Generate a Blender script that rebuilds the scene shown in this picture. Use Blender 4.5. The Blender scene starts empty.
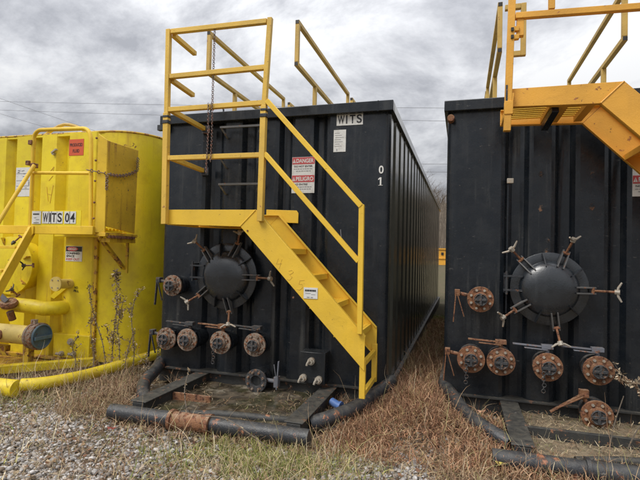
import bpy, math, random
import numpy as np
from mathutils import Vector, Matrix

random.seed(7)
rng = np.random.default_rng(11)
scene = bpy.context.scene
COL = scene.collection
rad = math.radians

# ------------------------------------------------------------------ camera
YAW, PITCH, ROLL, FPX = 0.293, 0.0271, 0.0246, 470.7
fw = Vector((-math.sin(YAW) * math.cos(PITCH), math.cos(YAW) * math.cos(PITCH), math.sin(PITCH)))
rt = Vector((math.cos(YAW), math.sin(YAW), 0)); upv = rt.cross(fw)
r2 = rt * math.cos(ROLL) + upv * math.sin(ROLL); u2 = -rt * math.sin(ROLL) + upv * math.cos(ROLL)
cam = bpy.data.cameras.new('camera'); co = bpy.data.objects.new('camera', cam); COL.objects.link(co)
co.matrix_world = Matrix(((r2.x, u2.x, -fw.x, 3.0945), (r2.y, u2.y, -fw.y, -4.3528), (r2.z, u2.z, -fw.z, 1.2424), (0, 0, 0, 1)))
cam.sensor_width = 36; cam.lens = FPX / 640 * 36; cam.clip_start = 0.05; cam.clip_end = 2000
scene.camera = co

# ------------------------------------------------------------------ sky, sun, exposure
SUN_EL, SUN_AZ = rad(52), rad(215)          # behind and left of the camera, behind thick cloud
world = bpy.data.worlds.new('World'); scene.world = world; world.use_nodes = True
nt = world.node_tree; nt.nodes.clear()
def N(t, kind, **kw):
    n = t.nodes.new(kind)
    for k, v in kw.items(): setattr(n, k, v)
    return n
out = N(nt, 'ShaderNodeOutputWorld'); bg = N(nt, 'ShaderNodeBackground')
sky = N(nt, 'ShaderNodeTexSky', sky_type='NISHITA'); sky.sun_disc = False
sky.sun_elevation = SUN_EL; sky.sun_rotation = SUN_AZ
tc = N(nt, 'ShaderNodeTexCoord')
sep = N(nt, 'ShaderNodeSeparateXYZ'); nt.links.new(tc.outputs['Generated'], sep.inputs[0])
zc = N(nt, 'ShaderNodeMath', operation='MAXIMUM'); nt.links.new(sep.outputs['Z'], zc.inputs[0]); zc.inputs[1].default_value = 0.0
za = N(nt, 'ShaderNodeMath', operation='ADD'); nt.links.new(zc.outputs[0], za.inputs[0]); za.inputs[1].default_value = 0.5
dx = N(nt, 'ShaderNodeMath', operation='DIVIDE'); dy = N(nt, 'ShaderNodeMath', operation='DIVIDE')
nt.links.new(sep.outputs['X'], dx.inputs[0]); nt.links.new(za.outputs[0], dx.inputs[1])
nt.links.new(sep.outputs['Y'], dy.inputs[0]); nt.links.new(za.outputs[0], dy.inputs[1])
cb = N(nt, 'ShaderNodeCombineXYZ'); nt.links.new(dx.outputs[0], cb.inputs[0]); nt.links.new(dy.outputs[0], cb.inputs[1])
mp = N(nt, 'ShaderNodeMapping'); mp.inputs['Location'].default_value = (5.1, -1.7, 2.4); mp.inputs['Scale'].default_value = (0.8, 1.05, 1)
nt.links.new(cb.outputs[0], mp.inputs[0])
n1 = N(nt, 'ShaderNodeTexNoise'); n1.inputs['Scale'].default_value = 2.5; n1.inputs['Detail'].default_value = 11; n1.inputs['Roughness'].default_value = 0.63; n1.inputs['Distortion'].default_value = 0.25
nt.links.new(mp.outputs[0], n1.inputs['Vector'])
cr = N(nt, 'ShaderNodeValToRGB'); e = cr.color_ramp
e.elements[0].position = 0.40; e.elements[0].color = (3.1, 3.2, 3.5, 1)
e.elements[1].position = 0.60; e.elements[1].color = (7.0, 7.05, 7.15, 1)
m = e.elements.new(0.46); m.color = (4.2, 4.3, 4.6, 1)
m = e.elements.new(0.54); m.color = (6.0, 6.1, 6.35, 1)
nt.links.new(n1.outputs['Fac'], cr.inputs[0])
# overcast sky: brighter towards the zenith
gr = N(nt, 'ShaderNodeMath', operation='MULTIPLY_ADD'); nt.links.new(zc.outputs[0], gr.inputs[0]); gr.inputs[1].default_value = 1.6; gr.inputs[2].default_value = 0.47
vm = N(nt, 'ShaderNodeVectorMath', operation='SCALE'); nt.links.new(cr.outputs[0], vm.inputs[0]); nt.links.new(gr.outputs[0], vm.inputs['Scale'])
mx = N(nt, 'ShaderNodeMix', data_type='RGBA'); mx.inputs[0].default_value = 0.97
nt.links.new(sky.outputs[0], mx.inputs[6]); nt.links.new(vm.outputs[0], mx.inputs[7])
nt.links.new(mx.outputs[2], bg.inputs[0]); bg.inputs[1].default_value = 0.10
nt.links.new(bg.outputs[0], out.inputs[0])
sl = bpy.data.lights.new('sun', 'SUN'); so = bpy.data.objects.new('sun', sl); COL.objects.link(so)
sl.energy = 1.5; sl.angle = rad(25); sl.color = (1, 0.965, 0.91)
sd = Vector((math.sin(SUN_AZ) * math.cos(SUN_EL), math.cos(SUN_AZ) * math.cos(SUN_EL), math.sin(SUN_EL)))
so.rotation_euler = sd.to_track_quat('Z', 'Y').to_euler()
scene.view_settings.view_transform = 'Standard'; scene.view_settings.look = 'None'
scene.view_settings.exposure = 0.5; scene.view_settings.gamma = 1.0

# ------------------------------------------------------------------ materials
def new_mat(name):
    m = bpy.data.materials.new(name); m.use_nodes = True
    return m, m.node_tree, m.node_tree.nodes['Principled BSDF']
def noise(t, vec, scale, detail=4, rough=0.55, dist=0.0):
    n = N(t, 'ShaderNodeTexNoise'); n.inputs['Scale'].default_value = scale; n.inputs['Detail'].default_value = detail
    n.inputs['Roughness'].default_value = rough; n.inputs['Distortion'].default_value = dist
    t.links.new(vec, n.inputs['Vector']); return n.outputs['Fac']
def ramp(t, fac, lo, hi, inv=False):
    r = N(t, 'ShaderNodeMapRange'); r.interpolation_type = 'SMOOTHSTEP'
    t.links.new(fac, r.inputs[0]); r.inputs[1].default_value = lo; r.inputs[2].default_value = hi
    if inv: r.inputs[3].default_value = 1; r.inputs[4].default_value = 0
    return r.outputs[0]
def mixc(t, fac, a, b):
    m = N(t, 'ShaderNodeMix', data_type='RGBA')
    for s, v in ((0, fac), (6, a), (7, b)):
        if isinstance(v, (int, float)): m.inputs[s].default_value = v
        elif isinstance(v, tuple): m.inputs[s].default_value = v + (1,)
        else: t.links.new(v, m.inputs[s])
    return m.outputs[2]
def mul(t, a, b):
    m = N(t, 'ShaderNodeMath', operation='MULTIPLY')
    for s, v in ((0, a), (1, b)):
        if isinstance(v, (int, float)): m.inputs[s].default_value = v
        else: t.links.new(v, m.inputs[s])
    return m.outputs[0]
def paint(name, col, rust=0.0, rustcol=(0.16, 0.06, 0.025), rough=0.42, streak=0.25, dirt=0.3, dirtcol=(0.12, 0.095, 0.065), fade=0.15, rscale=9, metal=0.0, bump=0.15, mud=True, rscratch=0.0, mudcol=(0.10, 0.088, 0.055), spec=0.5, rvar=1.0, chips=0.0, chipcol=(0.13, 0.06, 0.03)):
    m, t, b = new_mat(name)
    geo = N(t, 'ShaderNodeNewGeometry'); pos = geo.outputs['Position']
    base = mixc(t, ramp(t, noise(t, pos, 1.7, 3), 0.3, 0.7), tuple(c * (1 - fade) for c in col), tuple(min(c * (1 + fade), 0.9) for c in col))
    mpn = N(t, 'ShaderNodeMapping'); mpn.inputs['Scale'].default_value = (14, 14, 0.9); t.links.new(pos, mpn.inputs[0])
    st = noise(t, mpn.outputs[0], 1.0, 6, 0.65)
    runs = mul(t, ramp(t, st, 0.50, 0.74), ramp(t, noise(t, pos, 1.3, 4), 0.42, 0.62))
    base = mixc(t, mul(t, runs, min(streak * 1.5, 1.0)), base, dirtcol)
    if rscratch:                       # pale scuffs where paint is worn
        mq = N(t, 'ShaderNodeMapping'); mq.inputs['Scale'].default_value = (9, 9, 30); mq.inputs['Rotation'].default_value = (0.4, 0.7, 0.2); t.links.new(pos, mq.inputs[0])
        base = mixc(t, mul(t, ramp(t, noise(t, mq.outputs[0], 1.3, 7, 0.7), 0.64, 0.70), rscratch), base, (0.33, 0.31, 0.28))
    nz = N(t, 'ShaderNodeSeparateXYZ'); t.links.new(geo.outputs['Normal'], nz.inputs[0])
    upf = ramp(t, nz.outputs['Z'], 0.35, 0.95)
    grime = ramp(t, noise(t, pos, 6, 6, 0.7), 0.42, 0.72)
    base = mixc(t, mul(t, grime, dirt * 0.7), base, dirtcol)
    base = mixc(t, mul(t, mul(t, upf, ramp(t, noise(t, pos, 22, 4), 0.25, 0.7)), dirt), base, tuple(min(c * 2.0, 0.6) for c in dirtcol))
    if mud:
        pz = N(t, 'ShaderNodeSeparateXYZ'); t.links.new(pos, pz.inputs[0])
        low = ramp(t, pz.outputs['Z'], -0.1, 0.75, True)
        base = mixc(t, mul(t, mul(t, low, ramp(t, noise(t, pos, 5, 5, 0.7), 0.30, 0.75)), 0.75 * dirt + 0.1), base, mudcol)
    r = noise(t, pos, rscale, 9, 0.68, 0.3)
    rf = ramp(t, r, 0.655 - rust * 0.45, 0.655 - rust * 0.45 + 0.035)
    rc = mixc(t, ramp(t, noise(t, pos, 40, 4), 0.35, 0.65), tuple(c * 0.45 for c in rustcol), tuple(min(c * 1.9, 0.8) for c in rustcol))
    base = mixc(t, rf if rust > 0 else 0.0, base, rc)
    if chips:
        base = mixc(t, ramp(t, noise(t, pos, 38, 5, 0.75), 0.72 - chips * .2, 0.735 - chips * .2), base, chipcol)
        base = mixc(t, mul(t, ramp(t, noise(t, pos, 3.1, 8, 0.8, 1.2), 0.60 - chips * .1, 0.70), .35), base, tuple(c * .45 for c in col))
    b.inputs['Specular IOR Level'].default_value = spec
    t.links.new(base, b.inputs['Base Color'])
    rr = N(t, 'ShaderNodeMapRange'); t.links.new(noise(t, pos, 7, 6, 0.7), rr.inputs[0]); rr.inputs[1].default_value = 0.3; rr.inputs[2].default_value = 0.7
    rr.inputs[3].default_value = rough - 0.1 * rvar; rr.inputs[4].default_value = min(rough + 0.22 * rvar, 1)
    t.links.new(rr.outputs[0], b.inputs['Roughness']); b.inputs['Metallic'].default_value = metal
    bp = N(t, 'ShaderNodeBump'); bp.inputs['Strength'].default_value = bump; bp.inputs['Distance'].default_value = 0.01
    hs = N(t, 'ShaderNodeMath', operation='ADD'); t.links.new(noise(t, pos, 90, 3), hs.inputs[0]); t.links.new(mul(t, r, 1.5), hs.inputs[1])
    t.links.new(hs.outputs[0], bp.inputs['Height']); t.links.new(bp.outputs[0], b.inputs['Normal'])
    return m
def flat(name, col, rough=0.6, wear=0.15):
    m, t, b = new_mat(name)
    geo = N(t, 'ShaderNodeNewGeometry')
    c = mixc(t, mul(t, ramp(t, noise(t, geo.outputs['Position'], 18, 7, 0.7), 0.45, 0.75), wear), col, (0.2, 0.17, 0.13))
    t.links.new(c, b.inputs['Base Color']); b.inputs['Roughness'].default_value = rough
    return m
def attr_mat(name, rough=0.8, trans=0.0, spec=0.2):
    m, t, b = new_mat(name)
    a = N(t, 'ShaderNodeAttribute'); a.attribute_name = 'tint'
    geo = N(t, 'ShaderNodeNewGeometry')
    c = mixc(t, mul(t, ramp(t, noise(t, geo.outputs['Position'], 70, 3), 0.3, 0.75), 0.35), a.outputs['Color'], (0.09, 0.075, 0.055))
    t.links.new(c, b.inputs['Base Color']); b.inputs['Roughness'].default_value = rough
    b.inputs['Specular IOR Level'].default_value = spec
    return m

M = {}
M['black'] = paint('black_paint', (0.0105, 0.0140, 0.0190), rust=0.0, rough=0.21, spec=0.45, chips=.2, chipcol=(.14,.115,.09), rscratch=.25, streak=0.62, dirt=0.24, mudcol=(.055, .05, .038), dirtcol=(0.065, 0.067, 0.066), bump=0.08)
M['black_side'] = paint('lightened_weathered_black', (0.078, 0.079, 0.066), rust=0.0, rough=0.13, rvar=.35, spec=.8, streak=0.4, dirt=0.15, dirtcol=(0.16, 0.155, 0.11), bump=0.015)  # weathered paint, also lightened to stand in for light missing between the tanks
M['black_rust'] = paint('chipped_black_paint', (0.022, 0.026, 0.033), rust=0.14, rustcol=(0.20, 0.085, 0.045), rough=0.36, chips=.3, chipcol=(.22,.12,.07), streak=0.2, dirt=0.25, dirtcol=(0.13, 0.12, 0.10), rscale=12, bump=0.3, rscratch=0.6, mudcol=(.07, .06, .05))
M['skid'] = paint('dusty_black_steel', (0.022, 0.024, 0.026), rust=0.12, rustcol=(0.19, 0.09, 0.05), rough=0.55, streak=0.3, dirt=0.42, dirtcol=(0.09, 0.082, 0.065), rscale=11, bump=0.3, mudcol=(.07, .062, .047), rscratch=.4)
M['lid'] = paint('dusty_lid_paint', (0.011, 0.015, 0.020), rust=0.0, rough=0.20, spec=.9, streak=0.35, dirt=0.15, dirtcol=(0.07, 0.08, 0.09), bump=0.1, mud=False)
M['scar'] = paint('rust_scab', (0.014, 0.018, 0.024), rust=0.28, rustcol=(0.13, 0.07, 0.04), rough=0.7, dirt=0.3, rscale=28, bump=0.6, mud=False)
M['stair'] = paint('yellow_paint', (0.83, 0.53, 0.045), rust=0.0, chips=.27, rough=0.42, streak=0.10, dirt=0.14, dirtcol=(0.30, 0.19, 0.05), fade=0.07, rscale=16, bump=0.12)
M['amber'] = paint('amber_yellow_paint', (0.80, 0.52, 0.03), rust=0.03, chips=.25, rough=0.42, streak=0.2, dirt=0.2, dirtcol=(0.33, 0.18, 0.04), mud=False)
M['rail'] = paint('weathered_yellow_paint', (0.74, 0.47, 0.07), rust=0.06, chips=.3, rustcol=(0.22, 0.10, 0.04), rough=0.5, streak=0.15, dirt=0.25, dirtcol=(0.30, 0.20, 0.08), fade=0.1, rscale=20, mud=False)
M['rail_dull'] = paint('dull_mustard_paint', (0.56, 0.37, 0.09), rust=0.03, rough=0.5, streak=0.2, dirt=0.35, dirtcol=(0.20, 0.14, 0.05), rscale=20, mud=False)
M['orange'] = paint('orange_yellow_paint', (0.76, 0.38, 0.045), rust=0.04, chips=.25, rustcol=(0.25, 0.09, 0.03), rough=0.45, streak=0.15, dirt=0.22, dirtcol=(0.30, 0.17, 0.05), rscale=14, mud=False)
M['lemon'] = paint('lemon_yellow_paint', (0.80, 0.635, 0.02), rust=0.02, chips=.15, rustcol=(0.24, 0.12, 0.03), rough=0.33, streak=0.42, dirt=0.42, mudcol=(0.36, 0.19, 0.03), dirtcol=(0.42, 0.22, 0.03), fade=0.1, rscale=7)
M['lemon_rust'] = paint('stained_yellow_paint', (0.64, 0.42, 0.02), rust=0.31, rustcol=(0.24, 0.11, 0.03), rough=0.5, streak=0.5, dirt=0.5, dirtcol=(0.30, 0.15, 0.03), rscale=12)
M['ochre'] = paint('ochre_stained_plate', (0.78, 0.50, 0.03), rust=0.06, rustcol=(0.16, 0.07, 0.03), rough=0.5, streak=0.7, dirt=0.35, dirtcol=(0.34, 0.15, 0.025), chips=.45, rscale=18)
M['pale_yellow'] = paint('sun_bleached_yellow_paint', (0.74, 0.58, 0.17), rust=0.10, rustcol=(0.24, 0.12, 0.04), rough=0.5, streak=0.25, dirt=0.35, dirtcol=(0.35, 0.22, 0.08), rscale=14)
M['rust'] = paint('rusted_steel', (0.24, 0.105, 0.045), rust=0.36, rustcol=(0.15, 0.065, 0.035), rough=0.75, streak=0.2, dirt=0.45, dirtcol=(0.26, 0.20, 0.14), rscale=25, bump=0.6, mud=False)
M['rust_pale'] = paint('flaking_flange_steel', (0.30, 0.235, 0.18), rust=0.34, rustcol=(0.18, 0.075, 0.035), rough=0.75, streak=0.2, dirt=0.4, dirtcol=(0.10, 0.09, 0.08), rscale=34, bump=0.7, mud=False)
M['dark_iron'] = paint('dark_cast_iron', (0.045, 0.047, 0.05), rust=0.22, rustcol=(0.14, 0.08, 0.05), rough=0.6, streak=0.2, dirt=0.5, dirtcol=(0.12, 0.11, 0.10), rscale=30, bump=0.6, mud=False)
M['galv'] = paint('galvanised_bolts', (0.40, 0.36, 0.30), rust=0.17, rustcol=(0.28, 0.18, 0.10), rough=0.5, streak=0.1, dirt=0.3, rscale=40, bump=0.3, metal=0.25, mud=False)
M['steel_blue'] = paint('faded_blue_lever', (0.16, 0.17, 0.20), rust=0.17, rustcol=(0.22, 0.11, 0.07), rough=0.5, dirt=0.3, rscale=22, mud=False)
M['blue'] = paint('blue_cap_paint', (0.085, 0.145, 0.19), rust=0.17, rustcol=(0.10, 0.08, 0.07), rough=0.5, dirt=0.45, rscale=14, bump=0.3, mud=False)
M['bright_blue'] = flat('blue_plastic', (0.08, 0.17, 0.42), 0.45, 0.3)
M['chain'] = paint('weathered_chain', (0.20, 0.16, 0.15), rust=0.32, rustcol=(0.18, 0.08, 0.05), rough=0.6, dirt=0.3, rscale=40, mud=False)
M['white'] = flat('white_vinyl', (0.70, 0.70, 0.67), 0.5, 0.38)
M['red'] = flat('red_vinyl', (0.52, 0.07, 0.075), 0.5, 0.2)
M['orange_sign'] = flat('faded_orange_red_vinyl', (0.62, 0.10, 0.035), 0.5, 0.2)
M['ink'] = flat('black_ink', (0.02, 0.02, 0.022), 0.5, 0.1)
M['ink_grey'] = flat('grey_fine_print', (0.25, 0.25, 0.26), 0.6, 0.1)
M['plastic_cap'] = flat('dark_tube_plug', (0.015, 0.015, 0.015), 0.5, 0.2)
M['leaf'] = attr_mat('dry_plant_matter'); M['stone'] = attr_mat('gravel_stone', 0.85)
M['bark'] = flat('grey_brown_bark', (0.16, 0.13, 0.10), 0.9, 0.3)
M['rung'] = paint('worn_rung_steel', (0.10, 0.10, 0.10), rust=0.08, rough=0.45, dirt=0.4, dirtcol=(.2,.19,.17), rscale=20, mud=False)
M['scratch'] = flat('scratched_yellow', (0.70, 0.45, 0.05), 0.6, 0.2)
M['wire'] = flat('cable_sheath', (0.16, 0.16, 0.17), 0.6, 0.0)

# ground
def make_ground_mat():
    m, t, b = new_mat('gravelly_earth')
    geo = N(t, 'ShaderNodeNewGeometry'); pos = geo.outputs['Position']
    v = N(t, 'ShaderNodeTexVoronoi'); v.inputs['Scale'].default_value = 34; t.links.new(pos, v.inputs['Vector'])
    sepc = N(t, 'ShaderNodeSeparateColor'); t.links.new(v.outputs['Color'], sepc.inputs[0])
    stone = mixc(t, sepc.outputs[0], (0.17, 0.155, 0.14), (0.42, 0.40, 0.38))
    stone = mixc(t, ramp(t, v.outputs['Distance'], 0.25, 0.6), stone, (0.09, 0.075, 0.055))
    earth = mixc(t, ramp(t, noise(t, pos, 12, 6), 0.3, 0.7), (0.075, 0.055, 0.035), (0.20, 0.15, 0.09))
    near = mixc(t, ramp(t, noise(t, pos, 1.6, 6, 0.7), 0.42, 0.58), stone, earth)
    grass = mixc(t, ramp(t, noise(t, pos, 8, 6), 0.3, 0.7), (0.13, 0.10, 0.065), (0.10, 0.095, 0.05))
    sx = N(t, 'ShaderNodeSeparateXYZ'); t.links.new(pos, sx.inputs[0])
    far = ramp(t, sx.outputs['Y'], 2.0, 9.0)
    c = mixc(t, far, near, grass)
    wood = mixc(t, ramp(t, noise(t, pos, 0.9, 8, 0.75), 0.35, 0.65), (0.10, 0.08, 0.06), (0.21, 0.17, 0.125))
    c = mixc(t, ramp(t, sx.outputs['Y'], 26, 50), c, wood)
    t.links.new(c, b.inputs['Base Color']); b.inputs['Roughness'].default_value = 0.95; b.inputs['Specular IOR Level'].default_value = 0.15
    bp = N(t, 'ShaderNodeBump'); bp.inputs['Strength'].default_value = 0.6; bp.inputs['Distance'].default_value = 0.015
    t.links.new(noise(t, pos, 45, 5), bp.inputs['Height']); t.links.new(bp.outputs[0], b.inputs['Normal'])
    return m
M['ground'] = make_ground_mat()
def make_mud():
    m, t, b = new_mat('wet_mud')
    geo = N(t, 'ShaderNodeNewGeometry'); pos = geo.outputs['Position']
    w = ramp(t, noise(t, pos, 4.2, 5, 0.6), 0.50, 0.56)
    c = mixc(t, ramp(t, noise(t, pos, 9, 6), 0.35, 0.65), (0.035, 0.027, 0.017), (0.11, 0.085, 0.055))
    c = mixc(t, mul(t, ramp(t, noise(t, pos, 3, 3), 0.5, 0.62), 0.45), c, (0.05, 0.055, 0.022))
    c = mixc(t, mul(t, ramp(t, noise(t, pos, 5.3, 7, 0.65), 0.55, 0.68), .8), c, (0.30, 0.26, 0.20))
    t.links.new(c, b.inputs['Base Color'])
    rr = N(t, 'ShaderNodeMapRange'); t.links.new(w, rr.inputs[0]); rr.inputs[3].default_value = 0.18; rr.inputs[4].default_value = 0.8
    t.links.new(rr.outputs[0], b.inputs['Roughness'])
    bp = N(t, 'ShaderNodeBump'); bp.inputs['Strength'].default_value = 0.4; bp.inputs['Distance'].default_value = 0.02
    t.links.new(mul(t, w, noise(t, pos, 30, 5)), bp.inputs['Height']); t.links.new(bp.outputs[0], b.inputs['Normal'])
    return m
M['mud'] = make_mud()
M['dry_mud'] = paint('dried_mud', (0.13, 0.098, 0.062), rough=.85, streak=0, dirt=.6, dirtcol=(.22, .17, .11), bump=.6)

# ------------------------------------------------------------------ mesh helpers
class G:
    def __init__(s): s.v = []; s.f = []; s.m = []
    def add(s, vs, fs, mi=0):
        o = len(s.v); s.v += [tuple(p) for p in vs]; s.f += [tuple(i + o for i in f) for f in fs]; s.m += [mi] * len(fs)
        return s
    def box(s, x0, x1, y0, y1, z0, z1, mi=0):
        return s.add([(x0, y0, z0), (x1, y0, z0), (x1, y1, z0), (x0, y1, z0), (x0, y0, z1), (x1, y0, z1), (x1, y1, z1), (x0, y1, z1)],
                     [(0, 3, 2, 1), (4, 5, 6, 7), (0, 1, 5, 4), (1, 2, 6, 5), (2, 3, 7, 6), (3, 0, 4, 7)], mi)
    def beam(s, p, q, w, h=None, up=(0, 0, 1), mi=0):
        h = h or w; p = Vector(p); q = Vector(q); d = (q - p).normalized(); u = Vector(up)
        if abs(d.dot(u)) > 0.97: u = Vector((0, 1, 0))
        a = d.cross(u).normalized() * w / 2; b = a.cross(d).normalized() * h / 2
        vs = [e + i * a + j * b for e in (p, q) for i, j in ((-1, -1), (1, -1), (1, 1), (-1, 1))]
        return s.add(vs, [(0, 1, 2, 3), (7, 6, 5, 4), (0, 4, 5, 1), (1, 5, 6, 2), (2, 6, 7, 3), (3, 7, 4, 0)], mi)
    def frame(s, d):
        d = d.normalized(); u = Vector((0, 0, 1)) if abs(d.z) < 0.9 else Vector((1, 0, 0))
        a = d.cross(u).normalized(); return a, d.cross(a).normalized()
    def cyl(s, p, q, r, r1=None, n=16, caps=True, mi=0):
        r1 = r if r1 is None else r1; p = Vector(p); q = Vector(q); a, b = s.frame(q - p)
        ring = [(math.cos(2 * math.pi * i / n), math.sin(2 * math.pi * i / n)) for i in range(n)]
        vs = [p + (a * c + b * t) * r for c, t in ring] + [q + (a * c + b * t) * r1 for c, t in ring]
        fs = [(i, (i + 1) % n, n + (i + 1) % n, n + i) for i in range(n)]
        if caps: fs += [tuple(range(n - 1, -1, -1)), tuple(range(n, 2 * n))]
        return s.add(vs, fs, mi)
    def path(s, pts, r, n=8, mi=0, caps=True):
        pts = [Vector(p) for p in pts]; rs = r if isinstance(r, (list, tuple)) else [r] * len(pts)
        vs = []; a = None
        for i, p in enumerate(pts):
            d = (pts[min(i + 1, len(pts) - 1)] - pts[max(i - 1, 0)]).normalized()
            if a is None: a, b = s.frame(d)
            a = (a - d * a.dot(d)).normalized(); b = d.cross(a)
            vs += [p + (a * math.cos(2 * math.pi * k / n) + b * math.sin(2 * math.pi * k / n)) * rs[i] for k in range(n)]
        fs = [(i * n + k, i * n + (k + 1) % n, (i + 1) * n + (k + 1) % n, (i + 1) * n + k) for i in range(len(pts) - 1) for k in range(n)]
        if caps: fs += [tuple(range(n - 1, -1, -1)), tuple((len(pts) - 1) * n + k for k in range(n))]
        return s.add(vs, fs, mi)
    def lathe(s, c, axis, prof, n=32, mi=0):          # prof: (distance along axis, radius)
        c = Vector(c); ax = Vector(axis).normalized(); a, b = s.frame(ax); vs = []
        for h, r in prof: vs += [c + ax * h + (a * math.cos(2 * math.pi * k / n) + b * math.sin(2 * math.pi * k / n)) * max(r, 1e-4) for k in range(n)]
        fs = [(i * n + k, i * n + (k + 1) % n, (i + 1) * n + (k + 1) % n, (i + 1) * n + k) for i in range(len(prof) - 1) for k in range(n)]
        return s.add(vs, fs, mi)
    def prism(s, poly, off, mi=0):                    # polygon of 3D points pushed along off
        n = len(poly); o = Vector(off); vs = [Vector(p) for p in poly]; vs += [p + o for p in vs]
        return s.add(vs, [tuple(range(n - 1, -1, -1)), tuple(range(n, 2 * n))] + [(i, (i + 1) % n, n + (i + 1) % n, n + i) for i in range(n)], mi)
    def torus(s, c, nrm, R, r, n=20, k=8, a0=0, a1=2 * math.pi, mi=0, sx=1.0):
        a, b = s.frame(Vector(nrm)); c = Vector(c); full = abs(a1 - a0 - 2 * math.pi) < 1e-4
        pts = [c + a * math.cos(a0 + (a1 - a0) * i / n) * R * sx + b * math.sin(a0 + (a1 - a0) * i / n) * R for i in range(n if full else n + 1)]
        if full: pts += [pts[0]]
        return s.path(pts, r, k, mi, caps=not full)
    def build(s, name, mats, parent=None, bevel=0, sharp=0.6, label=None, kind=None):
        me = bpy.data.meshes.new(name); me.from_pydata(s.v, [], s.f)
        for q in (mats if isinstance(mats, (list, tuple)) else [mats]): me.materials.append(M[q] if isinstance(q, str) else q)
        me.polygons.foreach_set('material_index', s.m)
        import bmesh
        b = bmesh.new(); b.from_mesh(me); bmesh.ops.recalc_face_normals(b, faces=b.faces); b.to_mesh(me); b.free()
        me.polygons.foreach_set('use_smooth', [True] * len(me.polygons)); me.set_sharp_from_angle(angle=sharp); me.update()
        o = bpy.data.objects.new(name, me); COL.objects.link(o)
        if parent: o.parent = parent
        if bevel:
            mo = o.modifiers.new('bevel', 'BEVEL'); mo.width = bevel; mo.segments = 2; mo.limit_method = 'ANGLE'; mo.angle_limit = 0.7
        if label: o['label'] = label
        if kind: o['kind'] = kind
        return o

def thing(name, label, cat, loc=(0, 0, 0), group=None):
    o = bpy.data.objects.new(name, None); COL.objects.link(o); o.location = loc; o.empty_display_size = 0.2
    o['label'] = label; o['category'] = cat
    if group: o['group'] = group
    return o
def tag(o, label, cat, group=None):
    o['label'] = label; o['category'] = cat
    if group: o['group'] = group
    return o
def text(s, x, z, y, h, mat, parent, name='lettering', width=None, align='LEFT', bold=0.0, rot=0.0, facing=None):
    cu = bpy.data.curves.new('t', 'FONT'); cu.body = s; cu.size = 1; cu.align_x = align; cu.extrude = 0.0; cu.offset = bold
    tmp = bpy.data.objects.new('t', cu); COL.objects.link(tmp)
    me = bpy.data.meshes.new_from_object(tmp.evaluated_get(bpy.context.evaluated_depsgraph_get()))
    n = len(me.vertices); a = np.empty(n * 3); me.vertices.foreach_get('co', a); a = a.reshape(-1, 3)
    mn = a.min(0); mxx = a.max(0); sc = h / (mxx[1] - mn[1]); w = (mxx[0] - mn[0]) * sc; sxx = (width / w if width else 1) * sc
    u = (a[:, 0] - mn[0]) * sxx; v = (a[:, 1] - mn[1]) * sc
    cr_, sr = math.cos(rot), math.sin(rot)
    b = np.stack([x + u * cr_ - v * sr, np.full(n, y), z + u * sr + v * cr_], 1) if True else None
    if facing: b = np.array([facing(p) for p in b])
    me.vertices.foreach_set('co', b.ravel()); me.update()
    bpy.data.objects.remove(tmp)
    o = bpy.data.objects.new(name, me); me.materials.clear(); me.materials.append(M[mat]); COL.objects.link(o); o.parent = parent
    return o

# value noise for scattering
_tab = rng.random((256, 256))
def vnoise(x, y, s):
    x = np.asarray(x) * s + 57.3; y = np.asarray(y) * s + 91.7
    xi = np.floor(x).astype(int); yi = np.floor(y).astype(int); fx = x - xi; fy = y - yi
    fx = fx * fx * (3 - 2 * fx); fy = fy * fy * (3 - 2 * fy)
    g = lambda i, j: _tab[i % 256, j % 256]
    return (g(xi, yi) * (1 - fx) + g(xi + 1, yi) * fx) * (1 - fy) + (g(xi, yi + 1) * (1 - fx) + g(xi + 1, yi + 1) * fx) * fy
def fbm(x, y, s): return (vnoise(x, y, s) * 4 + vnoise(x, y, s * 2.1) * 2 + vnoise(x, y, s * 4.3)) / 7
def sstep(x, a, b):
    t = np.clip((np.asarray(x, float) - a) / (b - a), 0, 1); return t * t * (3 - 2 * t)

# ------------------------------------------------------------------ ground and hills
def gheight(x, y):
    x = np.asarray(x, float); y = np.asarray(y, float)
    z = -0.185 + 0.05 * (fbm(x, y, 0.9) - 0.5) + 0.018 * (fbm(x, y, 6.0) - 0.5)
    mound = np.exp(-((x - 2.72) / 0.32) ** 2) * sstep(y, -1.0, -0.1) * sstep(-y, -7, -1.5) * 0.13 + np.exp(-((x - 3.1) / 0.5) ** 2) * np.exp(-((y + .5) / .35) ** 2) * .05
    far = sstep(y, 10, 24) * 1.0 + sstep(y, 32, 110) * 12.6 + sstep(y, 34, 130) * 3 * (fbm(x, y, 0.03) - 0.5)
    return z + mound + far
xs = np.unique(np.concatenate([np.linspace(-600, -20, 40), np.linspace(-20, -4, 30), np.linspace(-4, 7, 190), np.linspace(7, 20, 25), np.linspace(20, 600, 40)]))
ys = np.unique(np.concatenate([np.linspace(-400, -8, 20), np.linspace(-8, -2.5, 12), np.linspace(-2.5, 2.5, 120), np.linspace(2.5, 14, 60), np.linspace(14, 150, 80), np.linspace(150, 900, 12)]))
XX, YY = np.meshgrid(xs, ys); ZZ = gheight(XX, YY)
nx, ny = len(xs), len(ys)
vid = np.arange(nx * ny).reshape(ny, nx)
quads = np.stack([vid[:-1, :-1], vid[:-1, 1:], vid[1:, 1:], vid[1:, :-1]], -1).reshape(-1, 4)
me = bpy.data.meshes.new('ground'); me.from_pydata(np.stack([XX, YY, ZZ], -1).reshape(-1, 3).tolist(), [], quads.tolist())
me.polygons.foreach_set('use_smooth', [True] * len(me.polygons)); me.materials.append(M['ground'])
gobj = bpy.data.objects.new('ground', me); COL.objects.link(gobj); gobj['kind'] = 'structure'

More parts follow.
